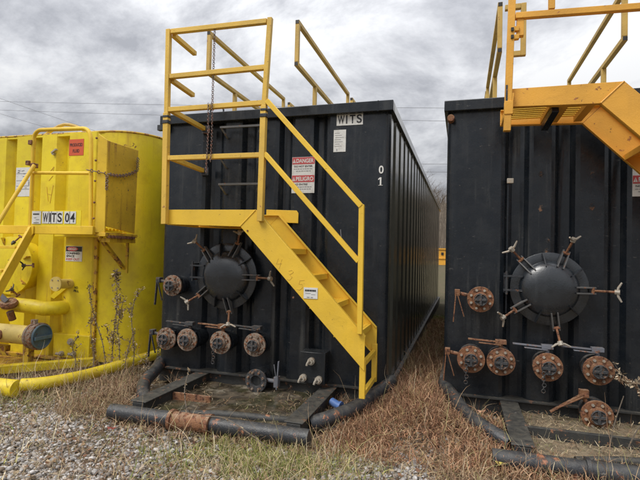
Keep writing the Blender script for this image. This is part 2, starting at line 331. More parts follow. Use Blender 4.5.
# ------------------------------------------------------------------ frac tank pieces
W, H, LEN, RH = 2.44, 2.67, 10.2, 0.098
OUT = [(0.07, 0.49), (0.72, 0.90), (1.09, 1.31), (1.48, 1.67), (1.84, 2.37)]
DEP = 0.095
def wall_strip(pts, z0, z1, name, mat, parent, nz=1):
    g = G(); n = len(pts)
    for k in range(nz + 1):
        z = z0 + (z1 - z0) * k / nz
        g.v += [(x, y, z) for x, y in pts]
    g.f = [(k * n + i, k * n + i + 1, (k + 1) * n + i + 1, (k + 1) * n + i) for k in range(nz) for i in range(n - 1)]; g.m = [0] * len(g.f)
    return g.build(name, mat, parent, sharp=0.5)

def wing_bolt(parent, c, ang, y0, rin, rout, mat='galv'):
    """swing bolt from the lid lug, out to a wing nut"""
    dx_, dz_ = math.cos(ang), math.sin(ang); tx, tz = -dz_, dx_
    g = G()
    p0 = (c[0] + dx_ * rin, y0 - 0.02, c[2] + dz_ * rin); p1 = (c[0] + dx_ * rout, y0 - 0.075, c[2] + dz_ * rout)
    g.cyl(p0, p1, 0.0095, n=8)
    g.cyl((p0[0] - tx * .028, y0 - .02, p0[2] - tz * .028), (p0[0] + tx * .028, y0 - .02, p0[2] + tz * .028), 0.013, n=8)
    b = g.build('swing_bolt', 'rust', parent)
    g = G(); P = Vector(p1); d = (Vector(p1) - Vector(p0)).normalized()
    g.cyl(P - d * 0.018, P + d * 0.018, 0.021, n=8)
    t = Vector((tx, 0, tz)); ph = random.uniform(0, 3)
    a, b2 = g.frame(d)
    for s_ in (1, -1):
        u = (a * math.cos(ph) + b2 * math.sin(ph)) * s_
        g.path([P, P + u * 0.035 + d * 0.006, P + u * 0.078 + d * 0.03], [0.010, 0.010, 0.007], 6)
    g.build('wing_nut', mat, b)
    return b

def manhole(root, cx, cz, wall_y=0.0, r=0.335):
    y0 = wall_y - 0.10
    g = G(); g.cyl((cx, wall_y + DEP + .01, cz), (cx, y0 + 0.012, cz), r - 0.035, n=48, caps=False)
    g.lathe((cx, y0 + 0.03, cz), (0, -1, 0), [(0, r - 0.04), (0, r - .005), (0.016, r - .005), (0.016, r - 0.04)], 48)
    g.build('manhole_neck', 'black', root)
    g = G()
    prof = [(0.0, r - .012), (0.0, r), (0.014, r), (0.016, r - 0.004), (0.016, r * 0.77)]
    for k in range(1, 9):
        a = k / 8 * math.pi / 2; prof.append((0.016 + 0.10 * math.sin(a) ** 0.95, r * 0.77 * math.cos(a) ** 0.72 if k < 8 else 0.0))
    g.lathe((cx, y0 + 0.01, cz), (0, -1, 0), prof, 56)
    lid = g.build('manhole_lid', 'lid', root, sharp=0.5)
    def lug(ang, double):
        g = G(); d = Vector((math.cos(ang), 0, math.sin(ang))); t = Vector((-d.z, 0, d.x)); c = Vector((cx, 0, cz))
        for o in ((-0.024, 0.024) if double else (0,)):
            a = c + d * (r * 0.64) + t * o; b = c + d * (r * (1.14 if double else 1.0)) + t * o
            pts = [Vector((a.x, y0 - 0.088, a.z)), Vector((b.x, y0 - 0.038, b.z)), Vector((b.x, y0 + 0.0, b.z)), Vector((a.x, y0 - .01, a.z))]
            g.prism([p - t * 0.005 for p in pts], t * 0.010)
        g.build('lid_lug', 'rung' if double else 'black', lid)
    for a in (100, 35, -42, -110): lug(rad(a), False)
    for a in (133, 68, 0, -80, 215):
        lug(rad(a), True)
        wing_bolt(root, (cx, 0, cz), rad(a), y0 - 0.015, r * 1.06, r * 1.06 + (0.12 if a != 0 else 0.16))
    g = G()
    for dz in (0.09, -0.03): g.box(cx - r - 0.055, cx - r * 0.68, y0 - 0.055, y0 - 0.035, cz + dz, cz + dz + 0.016)
    g.cyl((cx - r - 0.03, y0 - 0.045, cz - 0.06), (cx - r - 0.03, y0 - 0.045, cz + 0.14), 0.010, n=8)
    g.box(cx - r - 0.045, cx - r - 0.015, y0 - .03, wall_y + .01, cz - 0.05, cz + 0.12)
    g.build('lid_hinge', 'black_rust', root)

def port(root, cx, cz, r, fmat, wall_y=0.0, L=0.18, capped=True, handle=None, chain=False, hmat='rust'):
    y1 = wall_y - L
    g = G(); g.cyl((cx, wall_y + DEP, cz), (cx, y1 + 0.075, cz), r * 0.9, n=24); g.cyl((cx, wall_y - .02, cz), (cx, y1 + 0.02, cz), r * 0.66, n=24, caps=False)
    g.lathe((cx, wall_y - L * 0.45, cz), (0, -1, 0), [(0, r * .6), (0, r * 0.97), (0.018, r * 0.97), (0.018, r * .6)], 28)
    g.box(cx - r * .72, cx + r * .72, wall_y - L * .85, wall_y - L * .62, cz - r * .72, cz + r * .72)
    body = g.build('valve_body', 'black' if fmat != 'rust' else 'dark_iron', root, sharp=0.5)
    g = G(); ri = r * (0.5)
    g.lathe((cx, y1 + 0.022, cz), (0, -1, 0), [(0, ri * .9), (0, r), (0.003, r + .002), (0.019, r + .002), (0.022, r), (0.022, ri)] + ([(-0.05, ri * .96)] if not capped else []), 36)
    fl = g.build('flange', fmat, root, sharp=0.5)
    g = G()
    for k in range(8):
        a = rad(22.5 + 45 * k); bx, bz = cx + math.cos(a) * r * 0.76, cz + math.sin(a) * r * 0.76
        g.cyl((bx, y1 + .004, bz), (bx, y1 - 0.014, bz), 0.0125, n=6); g.cyl((bx, y1 - .014, bz), (bx, y1 - 0.022, bz), 0.008, n=6)
    g.build('flange_bolts', 'galv' if fmat == 'rust' else 'rust_pale', fl)
    if capped:
        g = G(); g.lathe((cx, y1 + .002, cz), (0, -1, 0), [(0, r * 0.60), (0.03, r * 0.60), (0.032, r * .54), (0.045, r * .54), (0.047, r * 0.36), (0.036, r * 0.34), (0.036, 0)], 28)
        g.build('cap_ring', fmat, root, sharp=0.5)
        g = G(); y = y1 - 0.034
        g.lathe((cx, y, cz), (0, -1, 0), [(0, r * .5), (0.018, r * .5), (0.022, r * .44), (0.012, r * .40), (0.012, 0)], 24)
        g.box(cx - r * .42, cx + r * .42, y - .026, y - .008, cz - r * .09, cz + r * .09); g.box(cx - r * .09, cx + r * .09, y - .028, y - .008, cz - r * .42, cz + r * .42)
        g.build('cam_plug', 'dark_iron', root, bevel=0.002)
    else:
        g = G(); g.cyl((cx, y1 + .10, cz), (cx, y1 + 0.105, cz), ri, n=20)
        g.build('valve_gate', 'rust', root)
    if handle:
        g = G(); y = wall_y - L * 0.7; kind = handle
        if kind == 'left_bar':       # flat double bar lying across above the valve
            z = cz + r + 0.045
            g.cyl((cx, y, cz + r * .5), (cx, y, z + .015), 0.018, n=10)
            g.beam((cx + 0.03, y, z - .002), (cx - 0.27, y - 0.01, z + 0.012), 0.034, 0.012)
            g.beam((cx - 0.0, y - .02, z - .022), (cx - 0.18, y - 0.03, z - 0.012), 0.03, 0.008)
            g.box(cx - .045, cx + .045, y - .03, y + .03, z - .015, z + .02)
        elif kind == 'down_bar':     # spindle out to the left with a hanging lever
            g.cyl((cx - r * .5, y, cz + 0.02), (cx - r - 0.09, y, cz + 0.045), 0.016, n=10)
            x = cx - r - 0.085
            g.box(x - .022, x + .022, y - .03, y + .03, cz + .02, cz + .075)
            g.beam((x - .01, y - .02, cz + .06), (x - .03, y - .02, cz - 0.21), 0.028, 0.010, up=(1, 0, 0))
            g.beam((x, y - .03, cz + .04), (x + .06, y - .03, cz - 0.16), 0.018, 0.008, up=(1, 0, 0))
        elif kind == 'up_bar':
            g.cyl((cx + r * .5, y, cz + 0.01), (cx + r + 0.10, y, cz + 0.0), 0.019, n=10)
            x = cx + r + 0.085
            g.box(x - .02, x + .025, y - .03, y + .03, cz - .05, cz + .05)
            g.beam((x + .01, y - .02, cz - .07), (x + .025, y - .02, cz + 0.20), 0.024, 0.012, up=(1, 0, 0))
            g.beam((x, y, cz), (x - .03, y, cz + 0.16), 0.012, 0.008, up=(1, 0, 0))
        elif kind == 'diag_bar':
            g.cyl((cx - r * .4, y, cz + r * .5), (cx - r * .9, y, cz + r * 1.25), 0.018, n=10)
            p = Vector((cx - r * .8, y - .02, cz + r * 1.35))
            g.beam(p, p + Vector((-0.25, -.02, -0.17)), 0.035, 0.012); g.beam(p + Vector((0, -.02, -.02)), p + Vector((-0.2, -.03, -0.13)), 0.02, 0.010)
            g.box(p.x - .03, p.x + .04, y - .03, y + .02, p.z - .03, p.z + .03)
        elif kind == 'right_bar':
            pass
        g.build('lever_handle', hmat, root, bevel=0.002)
    if chain:
        g = G(); p = Vector((cx - r * .35, y1 - .06, cz - r * .35))
        for k in range(7):
            c = p + Vector((0.004 * math.sin(k * 2), 0, -0.024 * k)); g.torus(c, (1, 0, 0) if k % 2 else (0, 1, 0), 0.015, 0.0035, 8, 4)
        g.build('cap_chain', 'dark_iron', root)

def black_tank(loc, label, first):
    root = thing('frac_tank', label, 'storage tank', loc, 'black corrugated frac tanks')
    # front wall with trapezoid folds and rounded corners
    rc = 0.07; pts = [(0 + rc - rc * math.cos(a), rc - rc * math.sin(a)) for a in np.linspace(0, math.pi / 2, 7)]
    for i, (a, b) in enumerate(OUT):
        if i: pts += [(a - 0.060, DEP), (a - 0.004, 0)]
        if i < len(OUT) - 1: pts += [(b + .004, 0), (b + 0.060, DEP)]
    pts += [(W - rc + rc * math.sin(a), rc - rc * math.cos(a)) for a in np.linspace(0, math.pi / 2, 7)]
    for _ in range(3):                                            # round the press-brake bends
        q = [pts[0]]
        for p_, n_ in zip(pts[:-1], pts[1:]):
            if math.hypot(n_[0] - p_[0], n_[1] - p_[1]) > .05:
                d_ = min(.3, .022 / math.hypot(n_[0] - p_[0], n_[1] - p_[1])) if _ == 0 else .25
                q += [(p_[0] + (n_[0] - p_[0]) * d_, p_[1] + (n_[1] - p_[1]) * d_), (n_[0] - (n_[0] - p_[0]) * d_, n_[1] - (n_[1] - p_[1]) * d_)] if _ == 0 else [p_, n_]
            else: q += [((p_[0] + n_[0]) / 2, (p_[1] + n_[1]) / 2)]
        pts = q + [pts[-1]]
    pts = [p_ for i, p_ in enumerate(pts) if i == 0 or math.hypot(p_[0] - pts[i - 1][0], p_[1] - pts[i - 1][1]) > 1e-4]
    wall_strip(pts, 0.0, H - 0.08, 'front_wall', 'black', root)
    for side in (0, 1):
        sp = []; y = rc; x0 = 0 if side == 0 else W; sgn = -1 if side == 0 else 1
        sp.append((x0, y)); y = 0.20
        sp.append((x0, y))
        while y < LEN - 0.5:
            ri = x0 - sgn * .075; ro = x0 + sgn * .004
            sp += [(ri, y + .04), (ri, y + .07), (ro, y + .17), (ro, y + .40)]; y += 0.40
        sp.append((x0, LEN))
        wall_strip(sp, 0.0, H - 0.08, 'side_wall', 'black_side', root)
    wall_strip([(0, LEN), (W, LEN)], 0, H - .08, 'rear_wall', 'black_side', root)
    g = G()
    g.box(-0.03, W + 0.03, -0.055, 0.05, H - RH, H)
    rim = g.build('top_rim', 'black', root, bevel=0.006)
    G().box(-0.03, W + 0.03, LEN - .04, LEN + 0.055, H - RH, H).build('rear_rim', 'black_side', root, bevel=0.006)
    g = G()
    for x in (-0.03, W - 0.03): g.box(x, x + 0.06, 0.052, LEN - .042, H - RH + .003, H - .003)
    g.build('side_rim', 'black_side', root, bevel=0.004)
    g = G()
    G().box(W - .115, W - .107, -.0575, -.05, H - RH - .001, H + .001).build('seam', 'black', rim)
    g = G(); g.cyl((0.03, .02, H - .165), (0.03, -.07, H - .165), 0.032, n=14) if not first else g.box(-0.05, 0.06, -.07, -.02, H - .16, H - RH - .003)
    g.build('rim_fitting', 'rust' if not first else 'black_rust', rim, bevel=.003)
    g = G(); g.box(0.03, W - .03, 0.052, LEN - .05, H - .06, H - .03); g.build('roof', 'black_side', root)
    # base plate and skid
    g = G(); g.box(-0.015, W + 0.015, -0.035, LEN, -0.014, 0.004); g.build('base_plate', 'skid', root, bevel=.002)
    for x in (-.05, W + .005): G().box(x, x + .045, .10, LEN, -.17, .018).build('side_sill', 'rung', root, bevel=.004)
    g = G(); g.box(0.02, W - .02, 0.02, LEN, -.16, -.016); g.build('underframe', 'skid', root)
    for bx in (0.56, 1.92):
        g = G(); g.box(bx - .055, bx + .055, -1.03, 0.3, -0.145, -0.03); g.box(bx - .075, bx + .075, -1.03, .3, -0.028, -0.016); g.build('skid_beam', 'skid', root, bevel=.004)
    g = G()
    g.cyl((0.36, -1.10, -0.10), (0.95, -1.09, -0.10), 0.062, n=28); g.cyl((1.25, -1.085, -.10), (2.06, -1.07, -.10), 0.062, n=28)
    g.build('bumper_pipe', 'black_rust', root)
    g = G(); g.cyl((0.93, -1.09, -0.10), (1.27, -1.085, -0.10), 0.066, n=28)
    for x in (.92, 1.25): g.cyl((x, -1.09, -.1), (x + .025, -1.09, -.1), 0.080, n=28)
    g.build('pipe_collar', 'rust' if first else 'black_rust', root)
    g = G(); g.path([(0.9, -.92, -.12), (1.2, -.86, -.10), (1.92, -.78, -.10)], 0.035, 12); g.build('cross_pipe', 'skid', root)
    for sx_, sg in ((0.5, -1), (1.98, 1)):
        g = G(); ex = W + .0 if sg > 0 else .04
        P0 = [(sx_, -.80, -.10), (sx_ + sg * .14, -.70, -.065), (sx_ + sg * .30, -.46, -.035), (ex - sg * .06, -.16, .0), (ex + sg * .02, .04, .035), (ex + sg * .03, .16, .04), (ex + sg * .0, .26, .0)]
        cu = []
        for i in range(len(P0) - 1):
            p_1, p0, p1, p2 = [Vector(P0[max(0, min(len(P0) - 1, i + d))]) for d in (-1, 0, 1, 2)]
            for t in np.linspace(0, 1, 6)[:-1 if i < len(P0) - 2 else None]:
                cu.append(0.5 * (2 * p0 + (p1 - p_1) * t + (2 * p_1 - 5 * p0 + 4 * p1 - p2) * t * t + (-p_1 + 3 * p0 - 3 * p1 + p2) * t ** 3))
        g.path(cu, 0.060, 20); g.build('curved_pipe', 'black_rust', root)
    # drip pan: a lumpy mud filled tray between the beams
    g = G(); n = 26; X0, X1, Y0, Y1 = 0.62, 1.86, -1.0, 0.0
    for j in range(n + 1):
        for i in range(n + 1):
            x = X0 + (X1 - X0) * i / n; y = Y0 + (Y1 - Y0) * j / n
            g.v.append((x, y, -.105 + .035 * (float(fbm(x + loc[0], y, 5)) - .5)))
    g.f = [(j * (n + 1) + i, j * (n + 1) + i + 1, (j + 1) * (n + 1) + i + 1, (j + 1) * (n + 1) + i) for j in range(n) for i in range(n)]; g.m = [0] * len(g.f)
    g.build('drip_pan', 'mud' if first else 'dry_mud', root)
    g = G(); g.box(.62, 1.0, -.63, -.61, -.15, -.045) if first else g.box(.62, 1.86, -.60, -.56, -.15, -.03)
    g.build('pan_divider', 'rust' if first else 'skid', root, bevel=.002)
    manhole(root, 0.842 if first else 0.855, 0.985, r=.330 if first else .308)
    P = ([(.272, .871), (.218, .327), (.462, .334), (.836, .336), (1.204, .343)] if first else [(.306, .873), (.236, .351), (.479, .351), (.844, .339), (1.218, .346)])
    fm = 'rust_pale' if first else 'rust'; r = .108 if first else .112
    hs = ['down_bar', 'down_bar', 'left_bar', 'left_bar', 'left_bar']
    for k, (x, z) in enumerate(P):
        port(root, x, z, r * (1.02 if k else 0.97), fm, handle=hs[k], chain=k in (1, 3), hmat=('dark_iron' if k != 3 else 'rust') if first else ('rust' if k < 3 else 'steel_blue'))
    if first: port(root, 1.228, .002, .108, 'dark_iron', capped=False, handle='up_bar', hmat='steel_blue')
    else: port(root, 1.21, -.015, .118, 'rust', handle='diag_bar')
    # guard rails on the roof
    for X in (0.45, 1.46):
        for sec, (ya, yb) in enumerate(((0.10, 2.30), (2.55, 5.0), (5.2, 7.6))):
            g = G(); t = .042
            g.beam((X, ya - t / 2, 3.58), (X, yb + t / 2, 3.58), t); g.beam((X, ya - t / 2, 3.15), (X, yb - t / 2, 3.15), t)
            g.beam((X, ya, 3.172), (X, ya, 3.558), t)
            rl = g.build('guard_rail', 'rail_dull', root, bevel=.003)
            G().beam((X, ya + .62, 2.6), (X, ya + .62, 3.128), t).build('rail_post', 'rail_dull', rl, bevel=.003); G().beam((X, yb, 2.6), (X, yb, 3.558), t).build('rail_post', 'rail_dull', rl, bevel=.003)
            g = G(); q = t / 2 - .003
            for z in (3.58, 3.15): g.box(X - q, X + q, ya - t / 2 - .002, ya - t / 2 + .004, z - q, z + q)
            g.build('tube_plug', 'plastic_cap', rl)
    for x in (0.56, ):
        g = G(); g.path([(x, -.02, H - .01), (x, -.02, H + .03), (x + .02, -.02, H + .05), (x + .13, -.02, H + .05), (x + .15, -.02, H + .03), (x + .15, -.02, H - .01)], 0.009, 8); g.build('rim_handle', 'black', root)
    return root

TANK_A = black_tank((0, 0, 0), 'black corrugated tank in the middle, marked 01, with yellow stairs down its front', True)
TANK_B = black_tank((2.95, 0.14, 0), 'black corrugated tank at the right edge with orange rusty round flanges', False)

# -- tank A extras
T = TANK_A
for z, hid in ((2.49, 0), (2.18, 0), (1.91, 0), (1.60, 0)):
    g = G(); y = -.10
    g.path([(.74, DEP, z - .09), (.765, -.03, z - .085), (.76, -.07, z - .055), (.735, y + .01, z - .01), (.74, y, z)], 0.011, 8)
    g.path([(1.16, 0.03, z - .09), (1.135, -.03, z - .085), (1.14, -.07, z - .055), (1.165, y + .01, z - .01), (1.16, y, z)], 0.011, 8)
    g.beam((.725, y, z), (1.175, y, z - .002), 0.026, 0.020)
    g.build('ladder_rung', 'rung', T)
def sign(parent, x0, x1, z0, z1, y, mat='white', name='sign', label=None, th=.003):
    return G().box(x0, x1, y - th, y, z0, z1).build(name, mat, parent, label=label)
# WITS lettering
s = sign(T, 1.921, 2.178, 2.468, 2.583, -.001, label='white WITS name plate')
for i, ch in enumerate('WITS'):
    text(ch, [1.932, 2.013, 2.050, 2.118][i], 2.484, -.0055, .082, 'ink', s, width=[.068, .014, .055, .05][i], bold=.02)
s = sign(T, 1.895, 2.016, 2.215, 2.428, -.001, label='tall blank white certificate sheet')
g = G()
for k in range(7): g.box(1.905 + .003 * (k % 3), 1.955 + .05 * ((k * 7) % 5) / 5, -.0055, -.0045, 2.395 - k * .021, 2.398 - k * .021)
g.box(1.925, 1.932, -.0055, -.0045, 2.225, 2.245); g.build('fine_print', 'ink_grey', s)
def danger(parent, x0, x1, z0, z1, y):
    s = sign(parent, x0, x1, z0, z1, y, label='bilingual danger sign in red and white'); w = x1 - x0; h = z1 - z0
    for k, (head, sub) in enumerate((('DANGER', 'DO NOT ENTER'), ('PELIGRO', 'NO ENTRE'))):
        zt = z1 - k * h / 2 - .003
        G().box(x0 + .003, x1 - .003, y - .0045, y - .003, zt - h * .19, zt).build('red_band', 'red', s)
        text(head, x0 + w * .19, zt - h * .155, y - .0055, h * .115, 'white', s, width=w * .76, bold=.025)
        g = G(); a = x0 + w * .025; g.add([(a, y - .0056, zt - h * .155), (a + w * .14, y - .0056, zt - h * .155), (a + w * .07, y - .0056, zt - h * .04)], [(0, 1, 2)]); g.build('warning_triangle', 'white', s)
        g = G(); g.box(a + w * .063, a + w * .077, y - .0066, y - .0060, zt - h * .125, zt - h * .075); g.box(a + w * .063, a + w * .077, y - .0066, y - .0060, zt - h * .147, zt - h * .135); g.build('exclamation_mark', 'red', s)
        text(sub, x0 + w * .1, zt - h * .275, y - .0045, h * .05, 'ink', s, width=w * (.8 if k == 0 else .6), bold=.02)
        g = G()
        for q in range(2):
            z = zt - h * (.33 + .06 * q); x = x0 + w * (.08 + .1 * q)
            while x < x1 - w * (.1 + .12 * q):
                l = random.uniform(.012, .028); g.box(x, x + l, y - .0045, y - .0038, z, z + .006); x += l + .006
        g.build('fine_print', 'ink_grey', s)
danger(T, 1.476, 1.712, 1.823, 2.178, -.001)
danger(TANK_B, 1.497, 1.73, 1.775, 2.13, -.001)
text('0', 2.340, 1.995, -.004, .075, 'white', T, width=.045, bold=.02); g = G(); g.box(2.352, 2.366, -.005, -.003, 1.888, 1.960); g.prism([(2.352, -.005, 1.960), (2.352, -.005, 1.944), (2.336, -.005, 1.934), (2.336, -.005, 1.946)], (0, .002, 0)); g.box(2.338, 2.380, -.005, -.0032, 1.884, 1.8875); g.build('lettering', 'white', T)
# drain box
g = G(); g.box(1.66, 1.905, -.15, 0.02, .03, .315); bx = g.build('drain_box', 'black', T, bevel=.004)
def fitting(x, z, s, up_):
    g = G(); c = Vector((x, -.15, z)); g.cyl(c, c + Vector((0, -.03 * s, 0)), .035 * s, n=12)
    g.cyl(c + Vector((0, -.03 * s, 0)), c + Vector((0, -.05 * s, 0)), .024 * s, n=6)
    g.path([c + Vector((0, -.045 * s, 0)), c + Vector((-.012, -.06 * s, .01)), c + Vector((-.022 * s, -.065 * s, -.01 * s)), c + Vector((-.028 * s, -.065 * s, -.032 * s))], .011 * s, 8)
    g.build('drain_fitting', 'galv', bx)
fitting(1.775, .235, 1.0, 1); fitting(1.70, .075, 1, 0); fitting(1.85, .07, 1, 0)
g = G(); g.beam((1.985, -.004, 1.47), (1.995, -.004, 1.37), .006, .003, up=(0, 1, 0)); g.build('paint_scratch', 'ink_grey', T)
# -- tank B extras : stubs of cut-off rungs, all rusty
def scar(x, z, s, y=0.0):
    g = G(); n = 22
    ring = [(x + math.cos(2 * math.pi * i / n) * s * random.uniform(.5, 1.0) * .75, y + .002, z + math.sin(2 * math.pi * i / n) * s * random.uniform(.7, 1.1)) for i in range(n)]
    g.add([(x, y - .005, z)] + ring, [(0, 1 + i, 1 + (i + 1) % n) for i in range(n)])
    g.build('weld_scar', 'scar', TANK_B)
for x, z in ((.80, 1.98), (.80, 1.68), (1.20, 1.97), (1.20, 1.69)): scar(x, z, .048)
scar(.85, 1.30, .05); scar(.86, 1.40, .04)
g = G(); g.box(.52, .575, -.03, .0, 1.90, 1.945); g.build('junction_box', 'galv', TANK_B, bevel=.004)
g = G(); g.beam((.53, -.006, 1.9), (.527, -.006, .75), .012, .01, up=(0, 1, 0)); g.build('weld_bead', 'black', TANK_B)
# bits of rope and vine on the rightmost flange
def tube_curve(P0, n=6):
    cu = []
    for i in range(len(P0) - 1):
        p_1, p0, p1, p2 = [Vector(P0[max(0, min(len(P0) - 1, i + d))]) for d in (-1, 0, 1, 2)]
        for t in np.linspace(0, 1, n)[:-1 if i < len(P0) - 2 else None]:
            t = float(t); cu.append(0.5 * (2 * p0 + (p1 - p_1) * t + (2 * p_1 - 5 * p0 + 4 * p1 - p2) * t * t + (-p_1 + 3 * p0 - 3 * p1 + p2) * t ** 3))
    return cu

# ------------------------------------------------------------------ staircases hung on the black tanks
def staircase(loc, label, low):
    R_ = thing('staircase', label, 'stairs', loc, 'yellow steel stairs hung on the black tanks')
    m = 'stair' if low else 'orange'; rm = 'rail' if low else 'orange'
    YF, YB = -.60, -.03
    XM = 1.372 if low else 1.22; XB = XM - .145                      # mitre at top and bottom
    XE = 2.36 if low else 2.36
    zt = lambda x: 1.603 - (x - XM) * 1.04; zb = lambda x: 1.455 - (x - XB) * 1.02
    # fascia + folded stringers, plates with flanges
    for y, s in ((YF, 1), (YB, -1)):
        g = G(); x0 = .445
        g.prism([(x0, y, 1.472), (XB, y, 1.455), (XM, y, 1.603), (x0, y, 1.606)], (0, .008 * s, 0))
        g.prism([(x0, y + .008 * s, 1.598), (XM, y + .008 * s, 1.595), (XM, y + .045 * s, 1.595), (x0, y + .045 * s, 1.598)], (0, 0, .008))
        g.prism([(x0, y + .008 * s, 1.472), (XB, y + .008 * s, 1.455), (XB, y + .045 * s, 1.455), (x0, y + .045 * s, 1.472)], (0, 0, .008))
        if s == 1: G().path([(XB, y - .003, 1.457), (XM, y - .003, 1.602)], .0055, 6).build('weld_bead', m, R_)
        if s == 1: g.build('platform_fascia', m, R_, bevel=.002)
        else: g.build('rear_fascia', m, R_, bevel=.002)
        g = G()
        g.prism([(XB + .003, y - .002, zb(XB)), (XE, y - .002, zb(XE)), (XE, y - .002, zt(XE)), (XM + .003, y - .002, 1.603)], (0, .010 * s, 0))
        g.prism([(XM, y + .008 * s, zt(XM)), (XE, y + .008 * s, zt(XE)), (XE, y + .045 * s, zt(XE)), (XM, y + .045 * s, zt(XM))], (0, 0, -.009))
        g.prism([(XB, y + .008 * s, zb(XB)), (XE, y + .008 * s, zb(XE)), (XE, y + .045 * s, zb(XE)), (XB, y + .045 * s, zb(XB))], (0, 0, .009))
        g.build('stringer', m, R_, bevel=.002)
    # platform deck: slats along the platform
    for k in range(9):
        y = YF + .075 + k * .052
        G().box(.46, XB - .02, y, y + (.045 if low else .032), 1.515, 1.535 if low else 1.521).build('deck_slat', m if low else 'stair', R_, bevel=.002)
    for x0, x1 in ((.45, .50), ((.80, .86) if low else (.755, .885)), (XB - .07, XB - .01)):
        g = G(); g.box(x0, x1, YF + .05, YB - .05, 1.468, 1.513); g.build('deck_bearer', m, R_, bevel=.003)
    if low:
        g = G(); g.prism([(1.22, .0 - .02, 1.535), (1.56, -.02, 1.525), (1.56, -.02, 1.625), (1.54, -.02, 1.65), (1.22, -.02, 1.66)], (0, .008, 0)); g.build('toe_plate', m, R_, bevel=.003)
    # treads with upstands
    for x, z in ((1.658, 1.27), (1.875, 1.045), (2.086, .818), (2.30, .597)):
        if not low: x, z = x - .075, z - .085
        g = G(); g.box(x - .20, x, YF + .010, YB - .010, z - .012, z)
        g.box(x - .002, x + .006, YF + .012, YB - .012, z - .045, z + .002); g.box(x - .205, x - .197, YF + .012, YB - .012, z - .045, z)
        for q in range(5):
            for w in range(14):
                cx_, cy_ = x - .175 + q * .036, YF + .05 + w * .037
                g.box(cx_, cx_ + .014, cy_, cy_ + .018, z, z + .006)
        g.build('tread', m, R_)
    if low:
        for y, nm in ((YF, 0), (YB, 1)):
            yy = y + .0 if nm == 0 else y - .03
            g = G(); g.box(2.318, 2.366, yy + .009, yy + .045, .075, .40 if nm == 0 else .42); g.build('foot_post', m, R_, bevel=.003)
        for z in (.085, .33):
            g = G(); g.box(2.325, 2.360, YF + .046, YB - .031, z, z + .04); g.build('foot_brace', m, R_, bevel=.003)
    t = .042
    if low:
        # posts
        def post(p, q, w=t, nm='post', mt=rm): return G().beam(p, q, w).build(nm, mt, R_, bevel=.003)
        post((.475, YF - .026, 1.47), (.458, YF - .026, 2.50), .05); post((.462, YF - .026, 2.44), (.450, YF - .026, 3.285), .042)
        post((1.43, YF - .026, 1.50), (1.435, YF - .026, 2.50), .05); post((1.435, YF - .026, 2.44), (1.47, YF - .026, 3.27), .042)
        for x in (.462, 1.44):
            g = G(); g.box(x - .03, x + .03, YF - .058, YF + .004, 2.40, 2.43); g.box(x - .027, x + .027, YF - .056, YF + .002, 2.455, 2.475); g.build('sleeve_clip', 'black_rust', R_, bevel=.003)
        for z0, z1 in ((3.262, 3.245), (2.84, 2.84), (2.53, 2.53), (2.08, 2.075)):
            G().beam((.480, YF - .023, z0), (1.44, YF - .023, z1), t).build('cross_rail', rm, R_, bevel=.003)
        for z, ye in ((3.235, -.24), (2.81, -.25), (2.53, .0), (2.09, .0)):
            rl = G().beam((.49, YF - .004, z), (.49, ye, z - .02), t).build('side_rail', rm, R_, bevel=.003)
            if ye > -.1: G().box(.47, .56, -.03, -.003, z - .07, z + .01).build('bracket', 'black_rust', rl)
            else: G().box(.49 - .018, .49 + .018, ye - .001, ye + .004, z - .038, z - .002).build('tube_plug', 'plastic_cap', rl)
        G().beam((1.462, YF - .029, 2.545), (2.312, YF - .029, 1.625), t, up=(0, 1, 0)).build('handrail', 'stair', R_, bevel=.003)
        G().beam((1.456, YF - .026, 2.085), (2.30, YF - .026, 1.18), t * .95, up=(0, 1, 0)).build('mid_rail', 'stair', R_, bevel=.003)
        G().beam((2.315, YF - .024, 1.64), (2.322, YF - .024, .60), .042).build('handrail_post', 'stair', R_, bevel=.003)
        # sticker
        s = sign(R_, 1.833, 1.955, .858, .950, YF - .004, name='sticker', label='small white sticker with black heading')
        g = G(); xx = 1.845
        for wd in (.010, .007, .011, .006, .012, .009, .012, .010):
            g.box(xx, xx + wd, YF - .0086, YF - .0075, .918, .933); xx += wd + .0025
        g.build('bold_print', 'ink', s)
        g = G(); g.box(1.85, 1.895, YF - .0086, YF - .0075, .900, .903); g.box(1.90, 1.935, YF - .0086, YF - .0075, .892, .895); g.box(1.862, 1.885, YF - .0086, YF - .0075, .866, .873); g.box(1.895, 1.915, YF - .0086, YF - .0075, .866, .872)
        g.build('small_print', 'ink_grey', s)
        for strokes, x, z in ((((0, 1), (-.1, .45), (.8, .5)), ((.6, .95), (.55, 0))), 1.575, 1.10), ((((0, .9), (.5, 1), (.8, .8), (.3, .55), (.8, .3), (.5, 0), (0, .1)),), 1.675, 1.005), ((((.8, 1), (.1, .95), (.1, .6), (.6, .6), (.8, .25), (.4, 0), (0, .1)),), 1.77, .925):
            g = G()
            for st_ in strokes:
                for p_, q_ in zip(st_[:-1], st_[1:]): g.beam((x + p_[0] * .055 + p_[1] * .02, YF - .003, z + p_[1] * .085), (x + q_[0] * .055 + q_[1] * .02, YF - .003, z + q_[1] * .085), .0045, .002, up=(0, 1, 0))
            g.build('scratched_digit', 'scratch', R_)
        for x, z in ((1.30, 1.42), (1.74, .86)): G().cyl((x, YF + .002, z), (x, YF - .008, z), .008, n=8).build('bolt', 'rust', R_)
    else:
        G().beam((.452, YF - .026, 1.28), (.49, YF - .026, 2.9), .05).build('post', rm, R_, bevel=.003)
        G().beam((.50, YF - .026, 2.14), (1.50, YF - .026, 2.10), t * 1.05).build('cross_rail', rm, R_, bevel=.003)
        G().beam((.745, YF - .026, 2.16), (.745, YF - .026, 2.9), t).build('post', rm, R_, bevel=.003)
        G().beam((.50, YF - .026, 2.6), (1.50, YF - .026, 2.56), t).build('cross_rail', rm, R_, bevel=.003)
